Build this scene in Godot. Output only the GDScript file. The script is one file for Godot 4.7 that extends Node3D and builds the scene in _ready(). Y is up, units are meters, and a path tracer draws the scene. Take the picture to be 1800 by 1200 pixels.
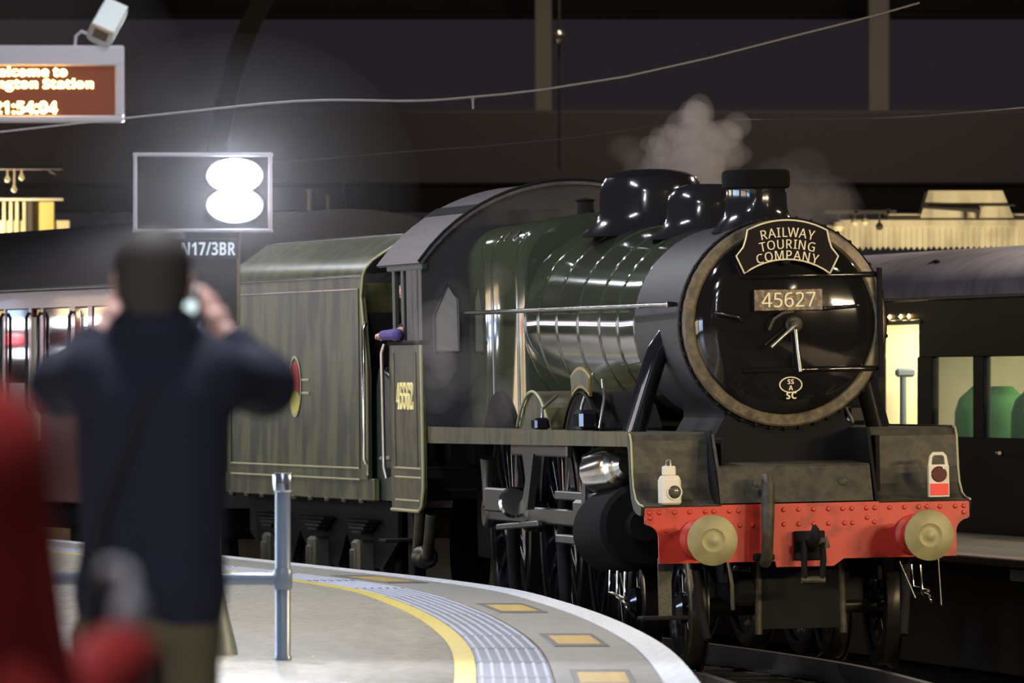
extends Node3D

# ---------- a steam engine at a curved platform, night ----------
var M := {}
var used := {}
var sg := 1
var edge_pts: Array[Vector2] = []      # (depth, x) along the platform edge
var edge_line: Array[Vector2] = []     # dense (x, z)
var edge_in: Array[Vector2] = []       # inward normals
var edge_len: Array[float] = []

const F := 16700.0
const EYE := 2.2
const ORD := ["first", "second", "third", "fourth", "fifth", "sixth", "seventh", "eighth", "ninth", "tenth", "eleventh", "twelfth", "thirteenth"]
const PLAT := 0.6

func _ready() -> void:
	# camera
	var cam := Camera3D.new()
	cam.name = "camera"
	cam.position = Vector3(0, EYE, 0)
	cam.rotation.x = atan(75.0 / F)
	var ca := CameraAttributesPhysical.new()
	ca.frustum_focal_length = 12.0 / (600.0 / F)
	ca.exposure_aperture = 7.2
	ca.frustum_focus_distance = 75.0
	ca.frustum_near = 0.5
	ca.frustum_far = 900.0
	cam.attributes = ca
	add_child(cam)
	# night sky over and behind the train shed, exposure
	var env := Environment.new()
	env.background_mode = Environment.BG_COLOR
	env.background_color = Color(0.138, 0.126, 0.139)
	env.tonemap_mode = Environment.TONE_MAPPER_LINEAR
	env.tonemap_exposure = 1.0
	env.sdfgi_enabled = true
	env.ssao_enabled = true
	env.ssil_enabled = true
	env.volumetric_fog_enabled = true
	env.volumetric_fog_density = 0.0
	env.volumetric_fog_albedo = Color(0.95, 0.92, 0.95)
	env.volumetric_fog_length = 400.0
	var we := WorldEnvironment.new()
	we.name = "environment"
	we.environment = env
	add_child(we)
	materials()
	edge_setup()
	platform_lamps()
	ground_and_platform()
	far_platform()
	train_shed()
	locomotive()
	tender()
	coach()
	diesel_coach()
	station_building()
	signal_post()
	information_display()
	barrier()
	cables()
	people()
	steam()

# ---------- materials ----------
func noise_tex(seed_: int, freq: float, stops: Array, w := 256, h := 256, fractal := 4) -> NoiseTexture2D:
	var n := FastNoiseLite.new()
	n.seed = seed_
	n.frequency = freq
	n.fractal_octaves = fractal
	var t := NoiseTexture2D.new()
	t.width = w
	t.height = h
	t.seamless = true
	t.noise = n
	var g := Gradient.new()
	var off := PackedFloat32Array()
	var cols := PackedColorArray()
	for s in stops:
		off.append(s[0])
		cols.append(s[1])
	g.offsets = off
	g.colors = cols
	t.color_ramp = g
	return t

func mat(id: String, c: Color, rough: float, metal := 0.0) -> StandardMaterial3D:
	var m := StandardMaterial3D.new()
	m.resource_name = id
	m.albedo_color = c
	m.roughness = rough
	m.metallic = metal
	M[id] = m
	return m

func grain(m: StandardMaterial3D, tex: Texture2D, scale: Vector3) -> void:
	m.albedo_texture = tex
	m.uv1_triplanar = true
	m.uv1_scale = scale

func glow(id: String, c: Color, e: float) -> StandardMaterial3D:
	var m := mat(id, Color(0.9, 0.9, 0.9), 0.5)
	m.emission_enabled = true
	m.emission = c
	m.emission_energy_multiplier = e
	return m

func glass(id: String, c: Color) -> StandardMaterial3D:
	var m := mat(id, c, 0.03)
	m.transparency = BaseMaterial3D.TRANSPARENCY_ALPHA
	return m

func materials() -> void:
	var g := func(v: float) -> Color: return Color(v, v, v)
	var blot := noise_tex(3, 0.02, [[0.0, g.call(0.62)], [0.5, g.call(0.9)], [1.0, g.call(1.0)]])
	var fine := noise_tex(5, 0.08, [[0.0, g.call(0.72)], [0.55, g.call(0.92)], [1.0, g.call(1.0)]])
	var streak := noise_tex(8, 0.035, [[0.0, Color(0.4, 0.46, 0.45)], [0.42, Color(0.66, 0.69, 0.6)], [0.6, Color(0.95, 0.94, 0.84)], [1.0, Color(1, 0.96, 0.8)]])
	var grime := noise_tex(11, 0.03, [[0.0, Color(0.45, 0.4, 0.36)], [0.45, Color(0.8, 0.77, 0.68)], [0.7, Color(1, 0.96, 0.82)], [1.0, Color(0.8, 0.7, 0.52)]])
	var mottled := noise_tex(17, 0.05, [[0.0, Color(0.5, 0.47, 0.45)], [0.45, Color(0.78, 0.74, 0.68)], [0.62, Color(1.0, 0.94, 0.78)], [1.0, Color(0.66, 0.62, 0.58)]])
	var bump := noise_tex(21, 0.05, [[0.0, g.call(0.0)], [1.0, g.call(1.0)]])
	# locomotive
	var m := mat("boiler_green", Color(0.225, 0.245, 0.185), 0.08)
	m.clearcoat_enabled = true
	m.clearcoat = 0.6
	m.clearcoat_roughness = 0.06
	m = mat("smokebox_black", Color(0.155, 0.148, 0.16), 0.6)
	grain(m, fine, Vector3(1.4, 1.4, 1.4))
	m = mat("door_black", Color(0.085, 0.082, 0.082), 0.06)
	m.clearcoat_enabled = true
	m.clearcoat = 0.3
	m.clearcoat_roughness = 0.06
	m = mat("gloss_black", Color(0.1, 0.1, 0.115), 0.14)
	m.clearcoat_enabled = true
	m.clearcoat = 0.5
	m.clearcoat_roughness = 0.05
	m = mat("matt_black", Color(0.09, 0.086, 0.09), 0.75)
	m.metallic_specular = 0.25
	m = mat("soot", Color(0.065, 0.06, 0.063), 0.9)
	m.metallic_specular = 0.2
	m = mat("frame_grey", Color(0.255, 0.25, 0.225), 0.6)
	grain(m, grime, Vector3(0.9, 0.9, 0.9))
	m = mat("ring_mottled", Color(0.43, 0.41, 0.37), 0.45, 0.1)  # uneven grey and pale tan mottling
	grain(m, mottled, Vector3(0.6, 0.6, 0.6))
	m = mat("beam_red", Color(0.7, 0.185, 0.115), 0.4)
	grain(m, noise_tex(31, 0.02, [[0.0, Color(0.72, 0.72, 0.66)], [0.4, Color(1, 1, 1)], [1.0, Color(1, 1, 1)]]), Vector3(0.8, 0.8, 0.8))
	m = mat("cab_green_lit", Color(0.335, 0.335, 0.23), 0.34)  # lighter copy of the boiler livery, side light put into the colour
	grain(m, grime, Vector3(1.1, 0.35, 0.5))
	m = mat("tender_green_lit", Color(0.335, 0.345, 0.235), 0.36)  # boiler livery again, lightened to carry the light on the tender side
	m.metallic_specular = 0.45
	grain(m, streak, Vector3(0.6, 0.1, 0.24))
	m = mat("dark_green", Color(0.16, 0.2, 0.18), 0.35)
	m = mat("roof_grey", Color(0.34, 0.315, 0.325), 0.7)
	grain(m, fine, Vector3(0.5, 0.5, 0.5))
	mat("line_cream", Color(0.62, 0.6, 0.45), 0.5)
	mat("number_cream", Color(0.95, 0.9, 0.62), 0.5)
	m = mat("steel", Color(0.62, 0.61, 0.58), 0.28, 0.85)
	mat("tyre_steel", Color(0.3, 0.29, 0.27), 0.26, 0.9)
	m = mat("bright_steel", Color(0.78, 0.77, 0.74), 0.18, 1.0)
	m = mat("rod_steel", Color(0.3, 0.3, 0.27), 0.4, 0.6)
	grain(m, fine, Vector3(2, 2, 2))
	m = mat("buffer_steel", Color(0.56, 0.535, 0.38), 0.5, 0.15)
	grain(m, noise_tex(41, 0.02, [[0.0, Color(0.82, 0.8, 0.76)], [0.5, Color(0.94, 0.94, 0.92)], [1.0, Color(1, 1, 1)]]), Vector3(0.9, 0.9, 0.9))
	mat("letter_white", Color(0.86, 0.82, 0.68), 0.5)
	m = mat("lamp_white", Color(0.8, 0.78, 0.7), 0.5)
	m = mat("plate_sheen", Color(0.5, 0.44, 0.34), 0.3)  # pale beige patches paint in light reflected off the plate
	grain(m, noise_tex(61, 0.03, [[0.0, Color(0.3, 0.27, 0.26)], [0.45, Color(0.42, 0.38, 0.35)], [0.6, Color(0.95, 0.9, 0.8)], [1.0, Color(0.5, 0.45, 0.4)]]), Vector3(2.2, 2.2, 2.2))
	m = mat("plate_dark", Color(0.13, 0.108, 0.108), 0.85)
	m.metallic_specular = 0.2
	mat("brass", Color(0.72, 0.64, 0.36), 0.3, 0.8)
	m = mat("lens_dark", Color(0.2, 0.19, 0.12), 0.08)
	m.clearcoat_enabled = true
	mat("tail_red", Color(0.86, 0.1, 0.07), 0.35)
	mat("tail_lens", Color(0.3, 0.08, 0.06), 0.2)
	mat("crest_red", Color(0.72, 0.1, 0.09), 0.4)
	mat("crest_yellow", Color(0.72, 0.7, 0.28), 0.4)
	mat("crest_pale", Color(0.62, 0.64, 0.5), 0.4)
	m = mat("coal", Color(0.07, 0.068, 0.07), 0.6)
	# coaches
	m = mat("coach_maroon", Color(0.3, 0.14, 0.13), 0.22)
	m.clearcoat_enabled = true
	m.clearcoat = 0.25
	m.clearcoat_roughness = 0.04
	mat("coach_cream", Color(0.6, 0.58, 0.47), 0.3)
	mat("coach_roof", Color(0.145, 0.13, 0.135), 0.7)
	m = mat("diesel_green", Color(0.085, 0.09, 0.092), 0.4)
	m.metallic_specular = 0.3
	m = mat("diesel_roof", Color(0.6, 0.58, 0.63), 0.42)
	grain(m, blot, Vector3(0.3, 0.3, 0.3))
	mat("inside_cream", Color(0.93, 0.91, 0.8), 0.6)
	mat("seat_green", Color(0.16, 0.42, 0.2), 0.8)
	mat("seat_back", Color(0.3, 0.4, 0.26), 0.7)
	mat("orange_curtain", Color(0.75, 0.42, 0.1), 0.7)
	glass("window_glass", Color(0.9, 0.95, 0.93, 0.06))
	m = mat("mirror_window", Color(0.08, 0.07, 0.08), 0.04)
	m.metallic_specular = 0.9
	m.clearcoat_enabled = true
	m.clearcoat = 1.0
	m.clearcoat_roughness = 0.03
	# platform
	m = mat("coping_white", Color(0.93, 0.94, 0.96), 0.5)
	grain(m, fine, Vector3(0.8, 0.8, 0.8))
	m = mat("platform_grey", Color(0.72, 0.71, 0.68), 0.3)
	grain(m, noise_tex(51, 0.04, [[0.0, g.call(0.78)], [0.5, g.call(0.94)], [1.0, g.call(1.0)]]), Vector3(0.5, 0.5, 0.5))
	m = mat("floor_tile", Color(0.85, 0.825, 0.765), 0.17)
	grain(m, noise_tex(53, 0.05, [[0.0, g.call(0.82)], [0.5, g.call(0.95)], [1.0, g.call(1.0)]]), Vector3(0.35, 0.35, 0.35))
	m.heightmap_enabled = true
	m.heightmap_texture = bump
	m.heightmap_scale = 0.9
	m = mat("tactile_grey", Color(0.47, 0.48, 0.53), 0.45)
	m = mat("tactile_ridge", Color(0.7, 0.71, 0.76), 0.45)
	m = mat("yellow_paint", Color(0.93, 0.84, 0.36), 0.4)
	grain(m, fine, Vector3(1, 1, 1))
	m = mat("yellow_mark", Color(0.83, 0.69, 0.36), 0.5)
	grain(m, blot, Vector3(1.5, 1.5, 1.5))
	m = mat("mark_border", Color(0.36, 0.35, 0.33), 0.5)
	m = mat("platform_wall", Color(0.22, 0.2, 0.19), 0.8)
	m = mat("ballast", Color(0.085, 0.08, 0.085), 0.95)
	grain(m, blot, Vector3(2, 2, 2))
	mat("rail_steel", Color(0.36, 0.34, 0.34), 0.45, 0.6)
	mat("sleeper", Color(0.07, 0.065, 0.065), 0.9)
	m = mat("far_platform_top", Color(0.3, 0.27, 0.24), 0.7)
	mat("far_coping", Color(0.5, 0.43, 0.41), 0.7)
	mat("pale_panel", Color(0.85, 0.88, 0.95), 0.5)
	# furniture
	mat("post_grey", Color(0.4, 0.45, 0.52), 0.22)
	mat("cap_steel", Color(0.75, 0.78, 0.84), 0.15, 0.9)
	mat("column_green", Color(0.34, 0.37, 0.35), 0.45)
	mat("signal_black", Color(0.13, 0.125, 0.13), 0.55)
	mat("signal_frame", Color(0.55, 0.54, 0.57), 0.4)
	mat("plate_black", Color(0.09, 0.09, 0.1), 0.5)
	mat("plate_white", Color(0.86, 0.92, 0.98), 0.5)
	mat("case_white", Color(0.72, 0.71, 0.74), 0.4)
	m = mat("screen_brown", Color(0.2, 0.15, 0.12), 0.3)
	m.emission_enabled = true
	m.emission = Color(0.62, 0.25, 0.05)  # dim orange emission stands in for bloom from the lettering
	m.emission_energy_multiplier = 0.4
	mat("pale_glass", Color(0.55, 0.53, 0.5), 0.25)  # plain pale grey, opaque pane
	glow("added_shop_blue", Color(0.7, 0.82, 1.0), 11.0)  # emissive colours of the added shop windows, signs and bulbs
	glow("added_shop_warm", Color(1.0, 0.88, 0.7), 4.0)
	glow("added_shop_red", Color(1.0, 0.12, 0.2), 5.0)
	glow("added_shop_lamp", Color(0.95, 0.96, 1.0), 14.0)
	mat("camera_white", Color(0.8, 0.84, 0.84), 0.4)
	mat("camera_dark", Color(0.3, 0.29, 0.28), 0.3)
	glow("led_amber", Color(1.0, 0.74, 0.36), 30.0)
	glow("signal_lamp", Color(0.94, 0.95, 1.0), 30.0)
	glow("lamp_cool", Color(0.95, 0.97, 1.0), 6.0)
	glow("lamp_warm", Color(1.0, 0.84, 0.55), 6.0)
	glow("lamp_inside", Color(1.0, 0.92, 0.68), 3.0)
	glow("bulb_dim", Color(1.0, 0.85, 0.55), 0.5)
	glow("screen_and_watch_lit", Color(0.85, 0.95, 0.95), 1.3)
	# buildings
	m = mat("stone_cream", Color(0.88, 0.83, 0.7), 0.8)
	grain(m, blot, Vector3(0.4, 0.12, 0.4))
	mat("girder", Color(0.2, 0.18, 0.17), 0.8)
	mat("girder_pale", Color(0.7, 0.67, 0.63), 0.8)
	mat("canopy_dark", Color(0.33, 0.31, 0.325), 0.95)
	mat("wire", Color(0.33, 0.33, 0.36), 0.6)
	mat("wire_faint", Color(0.3, 0.29, 0.3), 0.6)
	mat("yellow_wall", Color(0.75, 0.68, 0.42), 0.7)
	# people
	m = mat("jacket_navy", Color(0.135, 0.138, 0.215), 0.9)
	m = mat("trousers_olive", Color(0.42, 0.38, 0.29), 0.85)
	mat("skin", Color(0.88, 0.69, 0.64), 0.5)
	mat("hair_dark", Color(0.27, 0.25, 0.235), 0.7)
	mat("coat_red", Color(0.52, 0.045, 0.035), 0.9)
	mat("bag_black", Color(0.09, 0.085, 0.1), 0.7)
	mat("glove_grey", Color(0.6, 0.6, 0.62), 0.8)
	mat("overall_dark", Color(0.1, 0.095, 0.12), 0.85)
	mat("sleeve_purple", Color(0.3, 0.24, 0.5), 0.8)
	mat("cap_dark", Color(0.1, 0.1, 0.11), 0.7)
	mat("plastic_black", Color(0.07, 0.07, 0.08), 0.35)

# ---------- naming ----------
func numbered(called: String) -> String:
	if not used.has(called):
		used[called] = 0
		return called
	used[called] += 1
	return "%s_%03d" % [called, used[called]]

func tag(o: Node, label: String, category: String, group := "") -> void:
	o.set_meta("label", label)
	o.set_meta("category", category)
	if group != "":
		o.set_meta("group", group)

func thing(called: String, label: String, category: String, at := Vector3.ZERO, turn := 0.0, group := "") -> Node3D:
	var o := Node3D.new()
	o.name = numbered(called)
	add_child(o, true)
	o.position = at
	o.rotation.y = turn
	tag(o, label, category, group)
	return o

func put(called: String, st: SurfaceTool, m: String, parent: Node, label := "") -> MeshInstance3D:
	st.generate_normals()
	var mi := MeshInstance3D.new()
	mi.name = numbered(called) if parent == self else called
	mi.mesh = st.commit()
	mi.material_override = M[m]
	parent.add_child(mi, true)
	if label != "":
		mi.set_meta("label", label)
	return mi

func copy_mesh(called: String, mesh: Mesh, m: String, parent: Node, xf: Transform3D) -> MeshInstance3D:
	var mi := MeshInstance3D.new()
	mi.name = numbered(called) if parent == self else called
	mi.mesh = mesh
	mi.material_override = M[m]
	parent.add_child(mi, true)
	mi.transform = xf
	return mi

func node(called: String, parent: Node, at := Vector3.ZERO) -> Node3D:
	var o := Node3D.new()
	o.name = called
	parent.add_child(o, true)
	o.position = at
	return o

func structure(o: Node) -> Node:
	o.set_meta("kind", "structure")
	return o

func stuff(o: Node) -> Node:
	o.set_meta("kind", "stuff")
	return o

# ---------- mesh kit (front faces run clockwise) ----------
func mb() -> SurfaceTool:
	var st := SurfaceTool.new()
	st.begin(Mesh.PRIMITIVE_TRIANGLES)
	return st

func tri(st: SurfaceTool, a: Vector3, b: Vector3, c: Vector3) -> void:
	st.add_vertex(a)
	st.add_vertex(b)
	st.add_vertex(c)

func face(st: SurfaceTool, p: Array, from: Vector3) -> void:
	# a convex flat face whose front looks away from the point «from»
	var n: Vector3 = (p[0] - p[2]).cross(p[0] - p[1])
	var mid := Vector3.ZERO
	for q in p:
		mid += q
	mid /= p.size()
	var flip := n.dot(mid - from) < 0.0
	for i in range(1, p.size() - 1):
		if flip:
			tri(st, p[0], p[i + 1], p[i])
		else:
			tri(st, p[0], p[i], p[i + 1])

func bx(st: SurfaceTool, c: Vector3, s: Vector3, bev := 0.01, basis_ := Basis()) -> void:
	# a box with chamfered edges
	st.set_smooth_group(-1)
	var h := s * 0.5
	bev = minf(bev, minf(h.x, minf(h.y, h.z)) * 0.5)
	var P := func(sx: float, sy: float, sz: float, ax: int) -> Vector3:
		var v := Vector3(sx * (h.x - (0.0 if ax == 0 else bev)), sy * (h.y - (0.0 if ax == 1 else bev)), sz * (h.z - (0.0 if ax == 2 else bev)))
		return c + basis_ * v
	for s1 in [-1.0, 1.0]:
		face(st, [P.call(s1, -1, -1, 0), P.call(s1, 1, -1, 0), P.call(s1, 1, 1, 0), P.call(s1, -1, 1, 0)], c)
		face(st, [P.call(-1, s1, -1, 1), P.call(1, s1, -1, 1), P.call(1, s1, 1, 1), P.call(-1, s1, 1, 1)], c)
		face(st, [P.call(-1, -1, s1, 2), P.call(1, -1, s1, 2), P.call(1, 1, s1, 2), P.call(-1, 1, s1, 2)], c)
	if bev <= 0.0001:
		return
	for s1 in [-1.0, 1.0]:
		for s2 in [-1.0, 1.0]:
			face(st, [P.call(s1, s2, -1, 0), P.call(s1, s2, 1, 0), P.call(s1, s2, 1, 1), P.call(s1, s2, -1, 1)], c)
			face(st, [P.call(s1, -1, s2, 0), P.call(s1, 1, s2, 0), P.call(s1, 1, s2, 2), P.call(s1, -1, s2, 2)], c)
			face(st, [P.call(-1, s1, s2, 1), P.call(1, s1, s2, 1), P.call(1, s1, s2, 2), P.call(-1, s1, s2, 2)], c)
			for s3 in [-1.0, 1.0]:
				face(st, [P.call(s1, s2, s3, 0), P.call(s1, s2, s3, 1), P.call(s1, s2, s3, 2)], c)

func lathe(st: SurfaceTool, prof: Array, seg := 32, xf := Transform3D()) -> void:
	# profile of Vector2(radius, height) run upwards along the outside
	sg += 1
	st.set_smooth_group(sg)
	for i in prof.size() - 1:
		var p: Vector2 = prof[i]
		var q: Vector2 = prof[i + 1]
		if i > 0:
			var o: Vector2 = prof[i - 1]
			if absf((p - o).angle_to(q - p)) > 0.55:
				sg += 1
				st.set_smooth_group(sg)
		for k in seg:
			var a := TAU * k / seg
			var b := TAU * (k + 1) / seg
			var p0 := xf * Vector3(cos(a) * p.x, p.y, sin(a) * p.x)
			var p1 := xf * Vector3(cos(b) * p.x, p.y, sin(b) * p.x)
			var q0 := xf * Vector3(cos(a) * q.x, q.y, sin(a) * q.x)
			var q1 := xf * Vector3(cos(b) * q.x, q.y, sin(b) * q.x)
			if p.x > 0.00001:
				tri(st, p0, q1, p1)
			if q.x > 0.00001:
				tri(st, p0, q0, q1)

func disc(st: SurfaceTool, c: Vector3, axis: Vector3, r: float, thick: float, seg := 24, bev := 0.0) -> void:
	var xf := Transform3D(aim(axis), c)
	var t := thick * 0.5
	lathe(st, [Vector2(0, -t), Vector2(r - bev, -t), Vector2(r, -t + bev), Vector2(r, t - bev), Vector2(r - bev, t), Vector2(0, t)] if bev > 0.0 else [Vector2(0, -t), Vector2(r, -t), Vector2(r, t), Vector2(0, t)], seg, xf)

func aim(axis: Vector3) -> Basis:
	# a basis whose y runs along axis
	var y := axis.normalized()
	var x := y.cross(Vector3(0, 0, 1) if absf(y.z) < 0.9 else Vector3(1, 0, 0)).normalized()
	return Basis(x, y, x.cross(y))

func tube(st: SurfaceTool, pts: Array, r: Variant, seg := 10, caps := true) -> void:
	var n := pts.size()
	var rings := []
	var up := Vector3.ZERO
	for i in n:
		var d: Vector3 = (pts[mini(i + 1, n - 1)] - pts[maxi(i - 1, 0)]).normalized()
		if i == 0:
			up = d.cross(Vector3(0, 0, 1) if absf(d.z) < 0.9 else Vector3(1, 0, 0)).normalized()
		else:
			up = (up - d * up.dot(d)).normalized()
		var side := d.cross(up)
		var rr: float = r[i] if r is Array else r
		var ring := []
		for k in seg:
			var a := TAU * k / seg
			ring.append(pts[i] + (up * cos(a) + side * sin(a)) * rr)
		rings.append(ring)
	loft(st, rings, true)
	if caps:
		st.set_smooth_group(-1)
		face(st, rings[0], pts[1])
		face(st, rings[n - 1], pts[n - 2])

func loft(st: SurfaceTool, rings: Array, closed := true, flip := false) -> void:
	sg += 1
	st.set_smooth_group(sg)
	var m: int = rings[0].size()
	for i in rings.size() - 1:
		for k in (m if closed else m - 1):
			var a: Vector3 = rings[i][k]
			var b: Vector3 = rings[i][(k + 1) % m]
			var c: Vector3 = rings[i + 1][(k + 1) % m]
			var d: Vector3 = rings[i + 1][k]
			if flip:
				tri(st, a, b, c)
				tri(st, a, c, d)
			else:
				tri(st, a, c, b)
				tri(st, a, d, c)

func prism(st: SurfaceTool, poly: Array, t0: float, t1: float, xf := Transform3D()) -> void:
	# polygon in local x, y drawn out along local z from t0 to t1
	var pv := PackedVector2Array(poly)
	if Geometry2D.is_polygon_clockwise(pv):
		pv.reverse()
	var idx := Geometry2D.triangulate_polygon(pv)
	st.set_smooth_group(-1)
	for i in range(0, idx.size(), 3):
		var a := pv[idx[i]]
		var b := pv[idx[i + 1]]
		var c := pv[idx[i + 2]]
		if (b - a).cross(c - a) < 0.0:
			var s := b
			b = c
			c = s
		tri(st, xf * Vector3(a.x, a.y, t1), xf * Vector3(c.x, c.y, t1), xf * Vector3(b.x, b.y, t1))
		tri(st, xf * Vector3(a.x, a.y, t0), xf * Vector3(b.x, b.y, t0), xf * Vector3(c.x, c.y, t0))
	var n := pv.size()
	for i in n:
		var p := pv[i]
		var q := pv[(i + 1) % n]
		var a0 := xf * Vector3(p.x, p.y, t0)
		var a1 := xf * Vector3(p.x, p.y, t1)
		var b0 := xf * Vector3(q.x, q.y, t0)
		var b1 := xf * Vector3(q.x, q.y, t1)
		tri(st, a0, a1, b1)
		tri(st, a0, b1, b0)

func strip_ring(st: SurfaceTool, outer: Array, inner: Array, t0: float, t1: float, xf: Transform3D) -> void:
	# a closed band between two outlines of equally many points
	var n := outer.size()
	for i in n:
		var j := (i + 1) % n
		var q := [outer[i], outer[j], inner[j], inner[i]]
		prism(st, q, t0, t1, xf)

func arc(c: Vector2, rx: float, ry: float, a0: float, a1: float, n: int) -> Array:
	var out := []
	for i in n + 1:
		var a := lerpf(a0, a1, float(i) / n)
		out.append(c + Vector2(cos(a) * rx, sin(a) * ry))
	return out

func text_mesh(s: String, h: float, depth: float, bold := true, fontname := "Droid Sans") -> TextMesh:
	var t := TextMesh.new()
	var f := SystemFont.new()
	f.font_names = PackedStringArray([fontname])
	if bold:
		f.font_weight = 700
	t.font = f
	t.text = s
	t.font_size = 64
	t.pixel_size = h / 46.0
	t.depth = depth
	t.curve_step = 2.0
	return t

func letters(called: String, s: String, h: float, depth: float, m: String, parent: Node, xf: Transform3D, bold := true, fontname := "Droid Sans") -> MeshInstance3D:
	return copy_mesh(called, text_mesh(s, h, depth, bold, fontname), m, parent, xf)

# ---------- bodies: smooth union of tapered capsules, meshed as surface nets ----------
func flesh(st: SurfaceTool, bones: Array, cell: float, k: float) -> void:
	var lo := Vector3(1e9, 1e9, 1e9)
	var hi := -lo
	for b in bones:
		var r: float = maxf(b[2], b[3]) + k + cell * 2.0
		for q in [b[0], b[1]]:
			lo = lo.min(q - Vector3(r, r, r))
			hi = hi.max(q + Vector3(r, r, r))
	var nx := int((hi.x - lo.x) / cell) + 2
	var ny := int((hi.y - lo.y) / cell) + 2
	var nz := int((hi.z - lo.z) / cell) + 2
	var g := PackedFloat32Array()
	g.resize(nx * ny * nz)
	g.fill(1.0)
	for b in bones:
		var a: Vector3 = b[0]
		var e: Vector3 = b[1]
		var ra: float = b[2]
		var rb: float = b[3]
		var sc: Vector3 = b[4] if b.size() > 4 else Vector3.ONE
		var r: float = (maxf(ra, rb)) * maxf(1.0, maxf(sc.x, maxf(sc.y, sc.z))) + k + cell
		var l := (a.min(e) - Vector3(r, r, r) - lo) / cell
		var h := (a.max(e) + Vector3(r, r, r) - lo) / cell
		var inv := Vector3.ONE / sc
		var d := (e - a) * inv
		var dd := maxf(d.length_squared(), 1e-9)
		for z in range(maxi(0, int(l.z)), mini(nz - 1, int(h.z) + 1) + 1):
			for y in range(maxi(0, int(l.y)), mini(ny - 1, int(h.y) + 1) + 1):
				for x in range(maxi(0, int(l.x)), mini(nx - 1, int(h.x) + 1) + 1):
					var p := (lo + Vector3(x, y, z) * cell - a) * inv
					var t := clampf(p.dot(d) / dd, 0.0, 1.0)
					var v := (p - d * t).length() - lerpf(ra, rb, t)
					var at := (z * ny + y) * nx + x
					var o := g[at]
					var w := maxf(k - absf(o - v), 0.0) / k
					g[at] = minf(o, v) - w * w * k * 0.25
	var vert := {}
	var sy := nx
	var sz := nx * ny
	sg += 1
	st.set_smooth_group(sg)
	for z in range(0, nz - 1):
		for y in range(0, ny - 1):
			for x in range(0, nx - 1):
				var at := z * sz + y * sy + x
				var v0 := g[at]
				if v0 > cell * 2.0:
					continue
				var inside := 0
				var sum := Vector3.ZERO
				var cnt := 0
				var c := [v0, g[at + 1], g[at + sy], g[at + sy + 1], g[at + sz], g[at + sz + 1], g[at + sz + sy], g[at + sz + sy + 1]]
				for i in 8:
					if c[i] < 0.0:
						inside += 1
				if inside == 0 or inside == 8:
					continue
				for i in 8:
					for bit in [1, 2, 4]:
						if i & bit:
							continue
						var j: int = i | bit
						if (c[i] < 0.0) != (c[j] < 0.0):
							var t: float = c[i] / (c[i] - c[j])
							var pa := Vector3(i & 1, (i >> 1) & 1, (i >> 2) & 1)
							var pb := Vector3(j & 1, (j >> 1) & 1, (j >> 2) & 1)
							sum += pa.lerp(pb, t)
							cnt += 1
				vert[at] = lo + (Vector3(x, y, z) + sum / cnt) * cell
	for at in vert:
		var x: int = at % nx
		var y: int = (at / nx) % ny
		var z: int = at / sz
		var v0 := g[at] < 0.0
		if y > 0 and z > 0 and (g[at + 1] < 0.0) != v0:
			net_quad(st, vert, at - sy - sz, at - sz, at, at - sy, v0)
		if x > 0 and z > 0 and (g[at + sy] < 0.0) != v0:
			net_quad(st, vert, at - 1 - sz, at - 1, at, at - sz, v0)
		if x > 0 and y > 0 and (g[at + sz] < 0.0) != v0:
			net_quad(st, vert, at - 1 - sy, at - sy, at, at - 1, v0)

func net_quad(st: SurfaceTool, v: Dictionary, a: int, b: int, c: int, d: int, inside: bool) -> void:
	if not (v.has(a) and v.has(b) and v.has(c) and v.has(d)):
		return
	if inside:
		tri(st, v[a], v[c], v[b])
		tri(st, v[a], v[d], v[c])
	else:
		tri(st, v[a], v[b], v[c])
		tri(st, v[a], v[c], v[d])

func hand_bones(wrist: Vector3, fwd: Vector3, palm: Vector3, s: float, curl: float) -> Array:
	# fwd points along the fingers, palm out of the palm; s = 1 for a right hand
	fwd = fwd.normalized()
	palm = (palm - fwd * palm.dot(fwd)).normalized()
	var side := fwd.cross(palm).normalized() * s
	var out := []
	out.append([wrist, wrist + fwd * 0.03, 0.026, 0.028])
	var len_ := [0.068, 0.078, 0.072, 0.056]
	for i in 4:
		var off: float = (i - 1.5) * 0.0205
		var base := wrist + fwd * (0.088 - absf(i - 1.2) * 0.004) + side * off
		out.append([wrist + fwd * 0.02 + side * off * 0.7, base, 0.016, 0.0115])
		var p := base
		var dir := fwd
		for j in 3:
			dir = dir.rotated(side.normalized() * s, curl * (0.7 if j == 0 else 1.0))
			if dir.dot(palm) < 0.0 and j == 0:
				dir = (fwd * cos(curl * 0.7) + palm * sin(curl * 0.7)).normalized()
			var l: float = len_[i] * [0.45, 0.32, 0.23][j]
			out.append([p, p + dir * l, 0.0098 - 0.001 * j, 0.009 - 0.001 * j])
			p += dir * l
	var t0 := wrist + fwd * 0.025 - side * 0.028
	var t1 := t0 + (fwd * 0.5 - side * 0.75 + palm * 0.35).normalized() * 0.042
	var t2 := t1 + (fwd * 0.9 - side * 0.05 + palm * 0.5).normalized() * 0.032
	out.append([wrist + fwd * 0.015, t0, 0.018, 0.016])
	out.append([t0, t1, 0.015, 0.011])
	out.append([t1, t2, 0.011, 0.009])
	return out

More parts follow.
